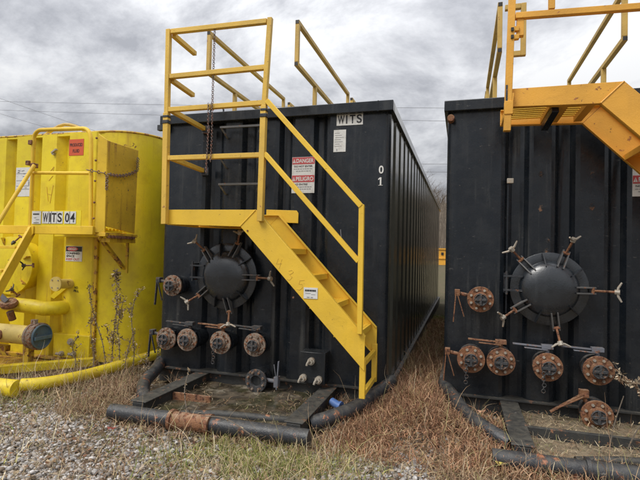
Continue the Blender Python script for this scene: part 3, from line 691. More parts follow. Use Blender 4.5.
        G().beam((.535, YF - .01, 1.99), (.535, YF - .01, 2.12), .05).build('latch_plate', rm, R_, bevel=.003)
        g = G(); g.box(.468, .488, YF - .062, YF - .04, 2.02, 2.045); g.build('tube_plug', 'plastic_cap', R_); G().box(.468, .488, YF - .062, YF - .04, 1.965, 1.99).build('tube_plug', 'plastic_cap', R_)
        g = G(); g.beam((.475, YF - .035, 2.04), (.525, YF - .03, 2.04), .035); g.beam((.475, YF - .035, 1.975), (.525, YF - .03, 1.98), .035); g.beam((.455, YF - .03, 1.90), (.475, YF - .03, 1.96), .03); g.build('hinge', rm, R_, bevel=.003)
        g = G(); g.box(.438, .452, YF - .053, YF - .0515, 1.50, 1.62); g.build('peeled_paint', 'black_rust', R_)
        g = G(); g.beam((.48, YF - .03, 1.56), (.455, YF - .03, 1.30), .035); g.box(.43, .49, YF - .058, YF, 1.40, 1.50); g.build('latch', 'orange', R_, bevel=.003)
        # loop behind the post
        g = G(); yl = .0 - .05
        g.beam((.47, yl, 2.50), (.598, yl, 2.50), t); g.beam((.62, yl, 2.522), (.62, yl, 2.068), t); g.beam((.50, yl, 2.09), (.60, yl, 2.09), t); g.build('gate_loop', 'rail_dull', R_, bevel=.003)
        g = G(); g.beam((.795, -.53, 1.455), (.76, -.26, 1.385), .05, .05); g.build('brace', 'black', R_, bevel=.003)
    return R_
staircase((0, 0, 0), 'yellow steel staircase and landing lowered to the ground on the middle black tank', True)
staircase((2.95, 0.0, 0.90), 'orange yellow staircase landing raised to the rim of the right hand black tank', False)

# hanging chain on the landing
g = G(); z = 3.235; k = 0
while z > 2.56: g.torus((.93, -.627, z), (1, 0, 0) if k % 2 else (0, 1, 0),   .011, .0028, 8, 4); z -= .0175; k += 1
for off, zb_ in ((-.022, 1.93), (.016, 2.03)):
    z = 2.545; k = 0
    while z > zb_: g.torus((.93 + off + .004 * math.sin(z * 9), -.655, z), (1, .3, 0) if k % 2 else (.3, 1, 0), .0105, .0026, 8, 4); z -= .0165; k += 1
g.torus((.93, -.626, 2.53), (1, 0, 0), .033, .0035, 12, 5)
tag(g.build('hanging_chain', 'chain'), 'rusty chain hanging from the top rail of the yellow landing', 'chain')

# ------------------------------------------------------------------ yellow tank
YT = thing('frac_tank', 'lemon yellow tank with rounded corner at the left edge', 'storage tank', (-2.95, 0.27, 0))
Wy = 2.42; Hy = 2.64
outs = [(0.02, .38), (.56, .79), (.97, 1.20), (1.40, 1.80)]
pts = []
for i, (a, b) in enumerate(outs):
    if i: pts += [(a - .07, .10), (a, 0)]
    pts += [(b, 0)]
    if i < len(outs) - 1: pts += [(b + .07, .10)]
    if i == 0: pts = [(a, 0), (b, 0), (b + .07, .10)]
pts += [(1.835, .03), (1.87, .03)]
Rc = .52
pts += [(Wy - Rc + Rc * math.sin(a), .03 + Rc - Rc * math.cos(a)) for a in np.linspace(0, math.pi / 2, 14)]
def slope_top(pts, name, mat, parent):
    g = G(); n = len(pts); g.v = [(x, y, -.12) for x, y in pts] + [(x, y, Hy - .03 * max(0, y - .1)) for x, y in pts]
    g.f = [(i, i + 1, n + i + 1, n + i) for i in range(n - 1)]; g.m = [0] * len(g.f); return g.build(name, mat, parent, sharp=.45)
slope_top(pts, 'front_wall', 'lemon', YT)
slope_top([(Wy, .55)] + [(Wy, y) for y in np.linspace(1, 10.4, 12)], 'side_wall', 'lemon', YT)
slope_top([(.02, 0), (0, .1), (0, 10.4)], 'side_wall', 'lemon', YT)
slope_top([(0, 10.4), (Wy, 10.4)], 'rear_wall', 'lemon', YT)
g = G(); pp = [(x, y) for x, y in pts if True] + [(Wy, 10.4), (0, 10.4)]
g.add([(x, y, Hy - .06) for x, y in pp], [tuple(range(len(pp)))]); g.build('roof', 'lemon', YT)
g = G(); g.path([(x, y + .004, Hy + .003 - .03 * max(0, y - .1)) for x, y in [(0.02, 0), (1.87, .02)] + pts[-14:] + [(Wy, 4), (Wy, 10)]], .014, 6); g.build('top_edge', 'lemon_rust', YT)
for (a, b) in ((1.20, 1.40), (.79, .97), (.38, .56)): G().box(a, b, .004, .09, Hy - .03, Hy - .002).build('fold_cap', 'lemon', YT)
g = G(); g.box(1.83, 1.875, -.004, .028, -.1, Hy - .1); g.build('seam_strip', 'lemon_rust', YT)
g = G(); g.path(tube_curve([(.55, .3, Hy), (.62, .3, Hy + .05), (1.0, .3, Hy + .21), (1.35, .35, Hy + .10), (1.42, .35, Hy)]), .022, 8); g.build('hatch_bar', 'rail_dull', YT)
manh = G()
cx_, cz_, rr_ = .66, .99, .36
g = G(); g.cyl((cx_, .08, cz_), (cx_, -.10, cz_), rr_ - .03, n=40, caps=False); g.build('manhole_neck', 'lemon', YT)
g = G(); g.lathe((cx_, -.10, cz_), (0, -1, 0), [(0, rr_ - .03), (0, rr_), (.02, rr_), (.022, rr_ * .97), (.04, rr_ * .7), (.05, rr_ * .3), (.05, 0)], 48); lid = g.build('manhole_lid', 'lemon', YT)
for a in (20, -38, -75, -115, 50, 105, 150, 200):
    d = Vector((math.cos(rad(a)), 0, math.sin(rad(a)))); t = Vector((-d.z, 0, d.x)); c = Vector((cx_, 0, cz_))
    p = c + d * rr_ * .72; q = c + d * rr_ * .98
    G().prism([Vector((p.x, -.15, p.z)) - t * .005, Vector((q.x, -.175, q.z)) - t * .005, Vector((q.x, -.12, q.z)) - t * .005, Vector((p.x, -.12, p.z)) - t * .005], t * .01).build('lid_lug', 'lemon_rust', lid)
for a in (2, 62, -62): wing_bolt(YT, (cx_, 0, cz_), rad(a), -.13, rr_ * 1.0 + .05, rr_ * 0.9, 'dark_iron')
# capped stub
g = G(); g.cyl((1.49, .03, .79), (1.49, -.20, .80), .058, n=20); g.lathe((1.49, -.20, .80), (0, -1, 0), [(0, .05), (0, .085), (.022, .085), (.022, 0)], 28)
cs = g.build('capped_stub', 'pale_yellow', YT)
g = G()
for k in range(4):
    a = rad(45 + 90 * k); g.cyl((1.49 + .062 * math.cos(a), -.22, .80 + .062 * math.sin(a)), (1.49 + .062 * math.cos(a), -.23, .80 + .062 * math.sin(a)), .009, n=6)
g.build('stub_bolts', 'galv', cs)
g = G(); g.prism([(1.20, -.02, .62), (1.42, -.02, .80), (1.46, -.02, .74), (1.27, -.02, .60)], (0, .05, 0)); g.build('gusset', 'lemon', YT)
g = G(); g.path([(.75, -.22, .53), (1.15, -.22, .52), (1.33, -.20, .50), (1.40, -.10, .50), (1.42, .05, .50)], .085, 20); g.build('fill_pipe', 'lemon', YT, sharp=1)
g = G(); g.lathe((.96, -.36, .56), (.25, -.35, .9), [(-.035, .0), (-.035, .085), (0.0, .10), (.03, .085), (.03, 0)], 22); g.cyl((.96, -.34, .46), (.96, -.30, .36), .04, n=14); g.build('valve_bonnet', 'rust', YT)
g = G(); g.beam((.98, -.40, .585), (.72, -.46, .80), .06, .022, up=(.5, -1, .3)); g.build('lever_handle', 'steel_blue', YT, bevel=.005)
# header pipe with blue cap
pz, py = .235, -.47
g = G(); g.cyl((.0, py, pz), (1.50, py, pz), .105, n=32); g.build('header_pipe', 'pale_yellow', YT)
g = G(); g.lathe((1.46, py, pz), (1, 0, 0), [(0, .104), (0, .14), (.03, .145), (.035, .135), (.07, .135), (.075, .15), (.12, .15), (.125, .13)], 36); g.box(1.49, 1.55, py - .06, py - .02, pz + .13, pz + .19); g.build('clamp_ring', 'rust_pale', YT, sharp=.5)
g = G(); g.lathe((1.56, py, pz), (1, 0, 0), [(0, .02), (0, .135), (.04, .135), (.046, .125), (.02, .118), (.02, 0)], 36); g.beam((1.60, py - .11, pz - .01), (1.60, py + .11, pz - .01), .045, .035); bc = g.build('pipe_cap', 'blue', YT, bevel=.002, sharp=.5)
g = G(); g.cyl((1.09, py - .08, pz), (1.09, py - .125, pz), .052, n=18); g.cyl((1.09, py - .125, pz), (1.09, py - .15, pz), .022, n=6); g.build('test_plug', 'rust', YT)
G().box(1.37, 1.45, py - .04, py + .04, -.22, pz - .09).build('pipe_leg', 'lemon_rust', YT, bevel=.004)
# sump box
g = G(); g.box(1.33, 1.86, -.06, .02, -.09, .19); sb = g.build('sump_box', 'lemon', YT, bevel=.004)
for x, z, s_ in ((1.60, .11, 1.2), (1.47, -.04, .9), (1.65, -.03, .9)):
    g = G(); g.cyl((x, -.06, z), (x, -.085, z), .034 * s_, n=10); g.cyl((x, -.085, z), (x + .01, -.11, z), .02 * s_, n=6)
    if s_ < 1: g.cyl((x - .05, -.10, z), (x + .03, -.10, z), .017, n=8)
    g.build('sump_valve', 'galv', sb)
# yellow base skid
g = G(); g.box(.0, 1.95, -.06, -.012, -.16, -.095); g.box(1.0, 1.9, -.10, -.062, -.12, -.10); g.build('base_skid', 'lemon_rust', YT, bevel=.004)
g = G(); g.box(.0, 1.30, -.72, -.10, -.165, -.13); g.build('catch_tray', 'lemon_rust', YT, bevel=.004)
g = G(); g.beam((1.15, -1.0, -.08), (2.05, -.18, -.06), .10, .085); g.build('skid_beam', 'lemon', YT, bevel=.004)
g = G(); g.beam((.6, -.78, -.02), (1.2, -.74, -.02), .08, .07); g.beam((.0, -.4, .06), (1.0, -.38, .04), .07, .07); g.build('tray_rail', 'lemon_rust', YT, bevel=.004)
g = G(); g.path(tube_curve([(2.12, -1.17, -.06), (2.22, -1.10, -.06), (2.32, -.95, -.06), (2.40, -.70, -.06), (2.46, -.38, -.05), (2.53, .05, -.03), (2.60, .45, -.02)]), .058, 16)
g.build('bumper_pipe', 'lemon', YT)
g = G(); g.cyl((1.1, -1.30, -.085), (2.13, -1.22, -.085), .082, n=24); g.build('bumper_tube', 'lemon', YT)
# decals
s = sign(YT, 1.395, 1.615, 2.360, 2.560, -.001, 'orange_sign', 'sign', 'orange red sign reading produced fluid')
text('PRODUCED', 1.41, 2.470, -.0055, .04, 'ink', s, width=.19, bold=.02); text('FLUID', 1.455, 2.395, -.0055, .04, 'ink', s, width=.10, bold=.02)
s = sign(YT, 1.405, 1.655, 1.065, 1.250, -.001, label='white confined space warning sign')
G().box(1.41, 1.65, -.0055, -.004, 1.185, 1.245).build('black_band', 'ink', s); g = G(); g.lathe((1.51, -.0056, 1.215), (0, -1, 0), [(0, .026), (.001, .026), (.001, 0)], 24)
for i in range(len(g.v)): g.v[i] = (1.51 + (g.v[i][0] - 1.51) * 3.2, g.v[i][1], g.v[i][2])
g.build('red_oval', 'red', s)
text('DANGER', 1.45, 1.200, -.0075, .03, 'white', s, width=.125, bold=.02); text('CONFINED', 1.42, 1.149, -.0055, .026, 'ink', s, width=.2, bold=.03); text('SPACE', 1.42, 1.115, -.0055, .026, 'ink', s, width=.12, bold=.03); text('KEEP OUT', 1.42, 1.077, -.0055, .026, 'red', s, width=.2, bold=.02)
s = sign(YT, .565, .80, 1.865, 2.235, -.001, label='white notice sheet with small black print')
g = G()
for z in (2.155, 2.065, 1.995, 1.955): g.box(.575, .79, -.0055, -.004, z, z + .006)
for q in range(14): x = random.uniform(.58, .75); z = random.uniform(1.885, 2.215); g.box(x, x + .03, -.0055, -.0045, z, z + .008)
g.box(.775, .79, -.0056, -.0045, 2.005, 2.055); g.build('fine_print', 'ink_grey', s)
text('NO', 1.56, .735, -.004, .028, 'ink', YT, width=.05, bold=.03); text('FILL', 1.55, .695, -.004, .028, 'ink', YT, width=.075, bold=.03)
sign(YT, 2.12, 2.23, 1.325, 1.343, .062, name='sticker', label='narrow pale sticker on the rounded corner')
# chalk scrawl on the panel
g = G()
for stroke in ([(1.07, 1.78), (1.10, 1.60)], [(1.17, 1.80), (1.13, 1.58)], [(1.08, 1.70), (1.15, 1.68)], [(1.10, 1.86), (1.16, 1.92)], [(1.12, 1.98), (1.17, 2.03), (1.15, 1.95), (1.19, 1.97)]):
    for a, b in zip(stroke[:-1], stroke[1:]): g.beam((a[0], -.003, a[1] + .2), (b[0], -.003, b[1] + .2), .006, .003, up=(0, 1, 0))
g.build('scrawled_marks', 'scratch', YT)
g = G(); g.beam((1.15, -.02, 2.40), (1.23, -.03, 2.44), .03, .02); g.cyl((1.17, 0, 2.39), (1.17, -.03, 2.39), .018, n=8); g.build('roof_latch', 'galv', YT)

# -- landing on the yellow tank
YL = thing('staircase', 'yellow landing with rounded hoop rail and steep stairs on the lemon yellow tank', 'stairs', (-2.95, 0.27, 0))
yf = -.52; t = .042
hoop = [(1.42, yf, 1.40), (1.415, yf, 2.44)] + [(1.415 + .10 - .10 * math.cos(a), yf, 2.44 + .10 * math.sin(a)) for a in np.linspace(.2, math.pi / 2, 6)] + \
       [(2.195 - .10 + .10 * math.sin(a), yf, 2.425 + .10 * math.cos(a)) for a in np.linspace(0, math.pi / 2 - .1, 6)] + [(2.205, yf, 2.41), (2.25, yf, 1.38)]
G().path(hoop, .022, 10).build('hoop_rail', 'amber', YL, sharp=1)
G().path([(1.42, yf, 2.06), (2.22, yf, 2.035)], .019, 10).build('mid_rail', 'amber', YL)
G().box(.85, 2.30, yf - .03, yf + .03, 1.375, 1.465).build('platform_edge', 'amber', YL, bevel=.004)
for k in range(8):
    y = yf + .06 + k * .058; G().box(1.42, 2.28, y, y + .04, 1.43, 1.455).build('deck_slat', 'lemon', YL, bevel=.002)
g = G(); g.box(1.3, 2.3, -.08, -.02, 1.36, 1.42); g.build('rear_bearer', 'lemon', YL, bevel=.004)
# solid end panel
g = G(); g.prism([(2.38, yf + .05, 1.47), (2.38, -.0, 1.41), (2.38, .02, 2.39), (2.38, yf + .03, 2.39)], (.012, 0, 0)); g.build('end_panel', 'ochre', YL, bevel=.003)
g = G(); g.prism([(2.30, yf, 1.40), (2.39, yf + .045, 1.40), (2.39, yf + .03, 2.395), (2.30, yf, 2.46)], (0, .012, 0)); g.build('end_flange', 'amber', YL, bevel=.003)
g = G(); g.box(2.27, 2.42, yf + .02, .01, 1.36, 1.40); g.box(2.30, 2.41, yf + .1, .0, 1.30, 1.345); g.build('end_ledge', 'ochre', YL, bevel=.003)
for k in range(9): 
    y = yf + .06 + k * .048; G().box(2.40, 2.44, y, y + .03, 1.345, 1.375).build('ledge_tooth', 'rust', YL)
g = G(); g.beam((2.28, yf + .1, 1.35), (2.28, -.02, 1.0), .05, .03); g.box(2.30, 2.33, -.03, -.005, .95, 1.35); g.build('support_brace', 'lemon_rust', YL, bevel=.003)
for z in (2.41, 2.17, 1.95, 1.72, 1.55): G().lathe((2.285, yf - .002, z), (0, -1, 0), [(0, .012), (.01, .012), (.014, .008), (.014, 0)], 8).build('bolt', 'rust', YL)
for x, z in ((1.395, 2.40), (1.44, 2.14), (1.37, 2.17)): G().box(x - .025, x + .025, yf - .035, yf + .03, z - .025, z + .025).build('joint_clip', 'rust', YL, bevel=.004)
# steep stairs down towards the viewer from the left end of the landing
sx1, sx0 = 1.46, .86
G().path([(sx1, yf - .02, 2.14), (sx1, yf - .30, 1.67), (sx1, yf - .78, .82)], .021, 10).build('handrail', 'amber', YL)
for x in (sx0, sx1):
    g = G(); g.beam((x, yf - .01, 1.43), (x, yf - .79, .06), .035, .095); g.build('stringer', 'amber', YL, bevel=.003)
g = G(); g.prism([(sx1 - .03, yf - .034, 1.27), (sx1 + .05, yf - .034, 1.38), (sx1 + .05, yf - .034, 1.46), (sx1 - .03, yf - .034, 1.46)], (0, -.01, 0)); g.build('gusset', 'amber', YL)
for k in range(5):
    y = yf - .13 - k * .142; z = 1.205 - k * .25
    G().box(sx0 + .02, sx1 - .02, y - .07, y + .05, z, z + .03).build('tread', 'amber', YL, bevel=.003)
# name plate
s = sign(YL, 1.475, 1.60, 1.485, 1.625, yf - .032, 'white', 'sticker', 'small white sticker with black heading')
g = G(); xx = 1.49
for wd in (.010, .008, .011, .007, .012, .009, .010): g.box(xx, xx + wd, yf - .0365, yf - .0355, 1.585, 1.60); xx += wd + .003
g.box(1.50, 1.54, yf - .0365, yf - .0355, 1.55, 1.553); g.box(1.53, 1.58, yf - .0365, yf - .0355, 1.53, 1.533); g.box(1.50, 1.575, yf - .0365, yf - .0355, 1.495, 1.50); g.build('fine_print', 'ink', s)
g = G(); g.box(1.46, 2.14, yf - .028, yf - .022, 1.466, 1.632); g.build('name_board', 'lemon', YL)
for ch, x, w in (('W', 1.628, .072), ('I', 1.717, .018), ('T', 1.750, .062), ('S', 1.830, .058), ('0', 1.932, .055), ('4', 2.002, .062)):
    s = sign(YL, x - .012, x + w + .010, 1.490, 1.622, yf - .030, 'white', 'letter_tile'); text(ch, x, 1.505, yf - .0345, .10, 'ink', s, width=w, bold=.02)
# chain on the end panel
def catenary(a, b, sag, n): 
    a = Vector(a); b = Vector(b); return [a.lerp(b, i / n) + Vector((0, 0, -sag * 4 * (i / n) * (1 - i / n))) for i in range(n + 1)]
g = G(); cp = catenary((-.72, -.30, 2.06), (-.535, -.20, 2.03), .0, 6)[:-1] + catenary((-.535, -.20, 2.03), (-.535, .24, 2.14), .035, 18) + [Vector((-.53, .25, 2.14 + .028 * i)) for i in range(1, 6)]
for i, p in enumerate(cp): g.torus(p, (1, 0, .2) if i % 2 else (.3, 0, 1), .017, .0048, 8, 5)
for i in range(6): g.torus((-.545, -.22, 2.0 - .026 * i), (1, 0, 0) if i % 2 else (0, 1, 0), .016, .0045, 8, 5)
tag(g.build('safety_chain', 'chain'), 'grey safety chain slung across the ochre end panel of the yellow landing', 'chain')

# ------------------------------------------------------------------ far things
B = thing('steel_bin', 'small bright yellow steel bin far behind, seen in the gap between the black tanks', 'bin', (2.25, 22.0, 0.62))
g = G(); g.prism([(-.75, 0, .10), (.65, 0, .10), (.65, 0, 1.0), (-.85, 0, 1.0)], (0, 1.4, 0)); g.build('body', 'orange', B, bevel=.01)
g = G(); g.box(-.9, .7, -.05, 0.0, .95, 1.03); g.box(-.9, .7, -.05, 0, .45, .50); g.build('rim', 'orange', B)
g = G()
for x in (-.22, .10): g.box(x, x + .12, -.03, -.004, .66, .80)
g.build('fork_pockets', 'ink', B)
g = G(); g.box(-.8, .7, 0.1, 1.3, -.15, .08); g.build('timber_blocks', 'rust', B)

def bare_tree_mesh(seed, hgt):
    rr = random.Random(seed); tr = G(); cr_ = G()
    def grow(g, p, d, L_, r, lv):
        pts = [p]; rs = [r]; n = 4
        for i in range(n):
            d = (d + Vector((rr.uniform(-.18, .18), rr.uniform(-.18, .18), rr.uniform(-.05, .16)))).normalized(); p = p + d * L_ / n; pts.append(p); rs.append(r * (1 - .5 * (i + 1) / n))
        g.path(pts, rs, 5 if lv < 2 else 3, caps=False)
        if lv < 4:
            for k in range(5 if lv == 0 else 4):
                i = rr.randint(1 if lv else 2, n); a = rr.uniform(0, 6.28); dd = (d * rr.uniform(.5, 1.0) + Vector((math.cos(a), math.sin(a), rr.uniform(-.1, .5))) * .75).normalized()
                grow(cr_, pts[i], dd, L_ * rr.uniform(.45, .68), rs[i] * .6, lv + 1)
    grow(tr, Vector((0, 0, -.3)), Vector((0, 0, 1)), hgt * .5, hgt * .018, 0)
    return tr, cr_
tmeshes = []
for s_ in range(4):
    tr, cr_ = bare_tree_mesh(s_ + 5, 9.0)
    a = tr.build('trunk', 'bark', None, sharp=3); b = cr_.build('crown', 'bark', None, sharp=3); tmeshes.append((a.data, b.data))
    bpy.data.objects.remove(a); bpy.data.objects.remove(b)
for i in range(34):
    y = rng.uniform(42, 92); x = (3.09 + (y + 4.35) * rng.uniform(-.16, .10)) if i < 20 else rng.uniform(-70, 70)
    o = thing('bare_tree', 'leafless grey brown tree on the wooded hillside beyond the tanks', 'tree', (x, y, float(gheight(x, y))), 'bare trees on the hillside')
    o.rotation_euler = (0, 0, rng.uniform(0, 6.28)); sc_ = rng.uniform(.75, 1.25); o.scale = (sc_, sc_, sc_)
    for nm, dme in zip(('trunk', 'crown'), tmeshes[i % 4]):
        c = bpy.data.objects.new(nm, dme); COL.objects.link(c); c.parent = o
# brushwood over the hill
gb = G()
NB = 9000
bx_ = rng.uniform(-1, 1, NB); by_ = rng.uniform(30, 115, NB); bxx = 1.0 + bx_ * (by_ * .55)
hz = gheight(bxx, by_); hh = rng.uniform(1.5, 4.5, NB); wv = rng.uniform(.02, .05, NB) ; lean = rng.normal(0, .5, NB)
V = np.stack([np.stack([bxx - wv, by_, hz], 1), np.stack([bxx + wv, by_, hz], 1), np.stack([bxx + lean, by_ + .1, hz + hh], 1)], 1).reshape(-1, 3)
me = bpy.data.meshes.new('brushwood'); me.from_pydata(V.tolist(), [], np.arange(NB * 3).reshape(-1, 3).tolist()); me.materials.append(M['bark'])
o = bpy.data.objects.new('brushwood', me); COL.objects.link(o); o['kind'] = 'stuff'; tag(o, 'grey brown leafless brushwood covering the hillside', 'brushwood')

# power lines, from pole to pole far outside the view
def cable(a, b, label, sag=.6, r=.013):
    g = G(); g.path(catenary(a, b, sag, 24), r, 5); tag(g.build('power_line', 'wire'), label, 'power line', 'overhead power lines')
cable((-62, 30, 17.2), (32, 30, 9.7), 'topmost level overhead cable crossing the sky behind the tanks', .4)
cable((-62, 30.5, 16.6), (32, 30.5, 8.95), 'second level overhead cable crossing the sky behind the tanks', .5)
cable((-62, 31, 11.0), (32, 31, 7.0), 'third level overhead cable, seen low in the gap between the tanks', .4)
cable((-62, 31.5, 10.4), (32, 31.5, 6.55), 'lowest overhead cable, seen low in the gap between the tanks', .4)
cable((-52, 30, 19.6), (-20, 30, 9.0), 'upper slanting overhead cable above the yellow tank', .2)
cable((-52, 30.2, 17.6), (-22, 30.2, 9.0), 'lower slanting overhead cable above the yellow tank', .2)

# ------------------------------------------------------------------ ground clutter
def tris_obj(name, V, F, C, mat, label, cat, smooth=False):
    me = bpy.data.meshes.new(name)
    nv, nf = len(V), len(F)
    me.vertices.add(nv); me.vertices.foreach_set('co', np.ascontiguousarray(V, dtype=np.float32).ravel())
    k = F.shape[1]; me.loops.add(nf * k); me.loops.foreach_set('vertex_index', np.ascontiguousarray(F, dtype=np.int32).ravel())
    me.polygons.add(nf); me.polygons.foreach_set('loop_start', np.arange(0, nf * k, k, dtype=np.int32)); me.polygons.foreach_set('loop_total', np.full(nf, k, dtype=np.int32))
    me.update(calc_edges=True)
    at = me.color_attributes.new('tint', 'FLOAT_COLOR', 'POINT'); at.data.foreach_set('color', np.concatenate([C, np.ones((nv, 1))], 1).astype(np.float32).ravel())
    me.materials.append(M[mat]); o = bpy.data.objects.new(name, me); COL.objects.link(o); o['kind'] = 'stuff'; o['label'] = label; o['category'] = cat
    return o
def blocked(x, y):
    a = (x > .0) & (x < 2.5) & (y > -.02); a |= (x > 2.93) & (x < 5.45) & (y > .12); a |= (x < -.55) & (y > .3)
    for q in range(14):                                  # keep the curved pipes clear of clutter
        t_ = q / 13; px_ = 1.98 + .46 * t_ ** .8; py_ = -.82 + .95 * t_
        for ox, oy, sg in ((0, 0, 1), (2.95, .14, 1)): a |= (x - px_ - ox) ** 2 + (y - py_ - oy) ** 2 < .10 ** 2
        px_ = .5 - .46 * t_ ** .8
        for ox, oy in ((0, 0), (2.95, .14)): a |= (x - px_ - ox) ** 2 + (y - py_ - oy) ** 2 < .10 ** 2
    a |= (x > .45) & (x < 2.0) & (y > -1.0) & (y < .1); a |= (x > 3.42) & (x < 4.95) & (y > -.86) & (y < .2)
    return a
# gravel
ico = np.array([(0, 0, 1), (.894, 0, .447), (.276, .851, .447), (-.724, .526, .447), (-.724, -.526, .447), (.276, -.851, .447), (.724, .526, -.447), (-.276, .851, -.447), (-.894, 0, -.447), (-.276, -.851, -.447), (.724, -.526, -.447), (0, 0, -1)])
icf = np.array([(0, 1, 2), (0, 2, 3), (0, 3, 4), (0, 4, 5), (0, 5, 1), (1, 6, 2), (2, 7, 3), (3, 8, 4), (4, 9, 5), (5, 10, 1), (2, 6, 7), (3, 7, 8), (4, 8, 9), (5, 9, 10), (1, 10, 6), (11, 7, 6), (11, 8, 7), (11, 9, 8), (11, 10, 9), (11, 6, 10)])
def greenzone(x, y): return np.exp(-((x - 1.85) / .55) ** 2 - ((y + 1.30) / .22) ** 2) + .45 * np.exp(-((x + .7) / .35) ** 2 - ((y + .85) / .25) ** 2) + .8 * np.exp(-((x - 2.75) / .3) ** 2) * sstep(y, 1.5, 4)
def drywt(x, y):
    w = np.exp(-((x - 2.72) / .42) ** 2) * sstep(y, -1.05, -.5) * 1.3
    w = w + np.exp(-((x - 3.6) / .9) ** 2) * np.exp(-((y + .62) / .45) ** 2) * 1.2
    w = w + .9 * np.exp(-((x + .3) / 1.0) ** 2) * sstep(y, -1.25, -.7)
    w = w + .6 * sstep(y, .2, 2)
    return w
NS = 74000
x = np.concatenate([rng.uniform(-1.6, 3.4, int(NS * .8)), rng.uniform(3.4, 5.6, NS - int(NS * .8))]); y = rng.uniform(-2.5, .6, NS)
keepg = (rng.random(NS) < (1.1 - .55 * np.clip(drywt(x, y), 0, 1.3)) * (.35 + sstep(fbm(x, y, 2.2), .35, .55))) & ~blocked(x, y)
x, y = x[keepg], y[keepg]; n = len(x); print('stones', n)
s = np.clip(rng.lognormal(-4.72, .42, n), .004, .026)
big = rng.random(n) < .01; s[big] *= 1.5
S = np.stack([s * rng.uniform(.8, 1.5, n), s * rng.uniform(.7, 1.2, n), s * rng.uniform(.4, .8, n)], 1)
th = rng.uniform(0, 6.28, n); tl = rng.normal(0, .35, n)
P = ico[None] * (1 + rng.uniform(-.22, .22, (n, 12, 1))) * S[:, None, :]
c_, s_ = np.cos(tl)[:, None], np.sin(tl)[:, None]; P = np.stack([P[..., 0] * c_ - P[..., 2] * s_, P[..., 1], P[..., 0] * s_ + P[..., 2] * c_], -1)
c_, s_ = np.cos(th)[:, None], np.sin(th)[:, None]; P = np.stack([P[..., 0] * c_ - P[..., 1] * s_, P[..., 0] * s_ + P[..., 1] * c_, P[..., 2]], -1)
P += np.stack([x, y, gheight(x, y) + S[:, 2] * rng.uniform(.2, .9, n)], 1)[:, None]
pal = np.array([(.56, .53, .50), (.40, .375, .35), (.28, .25, .22), (.46, .39, .32), (.68, .65, .62), (.22, .17, .125), (.34, .26, .19)])
Cc = pal[rng.choice(7, n, p=[.23, .20, .13, .14, .12, .09, .09])] * rng.uniform(.8, 1.15, (n, 1))
tris_obj('gravel', P.reshape(-1, 3), (icf[None] + 12 * np.arange(n)[:, None, None]).reshape(-1, 3), np.repeat(Cc, 12, 0), 'stone', 'loose pale grey limestone gravel over the yard', 'gravel')

def ribbons(x, y, L_, w, bend, lean, curl, col, nseg=4, z0=None, wig=0.0):
    n = len(x); az = rng.uniform(0, 6.28, n); d = np.stack([np.cos(az) * lean, np.sin(az) * lean, np.ones(n)], 1); d /= np.linalg.norm(d, axis=1)[:, None]
    side = np.stack([-np.sin(az + rng.normal(0, .6, n)), np.cos(az), np.zeros(n)], 1)
    p = np.stack([x, y, gheight(x, y) if z0 is None else z0], 1); rows = []
    for k in range(nseg + 1):
        ww = (w * (1 - (k / nseg) ** 2 * .85))[:, None]
        rows.append(np.stack([p - side * ww, p + side * ww], 1))
        d = d + np.stack([np.cos(az) * bend, np.sin(az) * bend, -curl], 1) / nseg + rng.normal(0, 1, (n, 3)) * wig
        d /= np.linalg.norm(d, axis=1)[:, None]; p = p + d * (L_ / nseg)[:, None]
    V = np.stack(rows, 1).reshape(n, -1, 3)          # n, 2(nseg+1), 3
    F = np.array([(2 * k, 2 * k + 1, 2 * k + 3, 2 * k + 2) for k in range(nseg)])
    F = (F[None] + (2 * (nseg + 1)) * np.arange(n)[:, None, None]).reshape(-1, 4)
    return V.reshape(-1, 3), F, np.repeat(col, 2 * (nseg + 1), 0)
def scatter(N_, xr, yr, wt):
    x = rng.uniform(*xr, N_); y = rng.uniform(*yr, N_); k = (rng.random(N_) < wt(x, y)) & ~blocked(x, y); return x[k], y[k]
def pick(pal, n): pal = np.array(pal); return pal[rng.integers(0, len(pal), n)] * rng.uniform(.7, 1.25, (n, 1))
# tangled dry reddish brown weeds
def zone(n, xr, yr, wt):
    x = rng.uniform(*xr, n); y = rng.uniform(*yr, n); k = (rng.random(n) < wt(x, y)) & ~blocked(x, y); return x[k], y[k]
clump = lambda a, b, f, lo, hi: .12 + .88 * sstep(fbm(a, b, f), lo, hi)
Z = [zone(62000, (2.0, 2.95), (-1.15, 1.6), lambda a, b: (.35 + .65 * sstep(b, -1.1, -.6)) * clump(a, b, 4, .25, .5) * np.clip(.4 + sstep(a + (b + 1) * .35, 2.05, 2.5), 0, 1)),
     zone(9000, (2.4, 2.95), (1.6, 6.0), lambda a, b: .8 + 0 * a),
     zone(30000, (2.85, 5.2), (-1.45, .15), lambda a, b: sstep(b, -1.45, -1.0) * clump(a, b, 4, .3, .55)),
     zone(16000, (-1.7, .45), (-1.3, .35), lambda a, b: (.05 + .95 * sstep(b, -1.0, -.6)) * clump(a, b, 4, .42, .6)),
     zone(4500, (1.7, 2.35), (-.75, -.05), lambda a, b: .7 + 0 * a),
     zone(6500, (-1.7, 4.6), (-2.3, -.9), lambda a, b: sstep(fbm(a, b, 3.1), .42, .56)),
     zone(9000, (-2.95, -.75), (-.95, .22), lambda a, b: clump(a, b, 4, .4, .55)), zone(9000, (3.0, 4.8), (-1.5, -.8), lambda a, b: 1 + 0 * a),
     zone(3000, (.3, 2.3), (-1.25, -.9), lambda a, b: clump(a, b, 6, .42, .55)), zone(5000, (-.2, .6), (-1.15, -.1), lambda a, b: clump(a, b, 5, .35, .5))]
x = np.concatenate([z[0] for z in Z]); y = np.concatenate([z[1] for z in Z]); n = len(x); print('dry', n)
deep = np.clip(drywt(x, y), 0, 1)
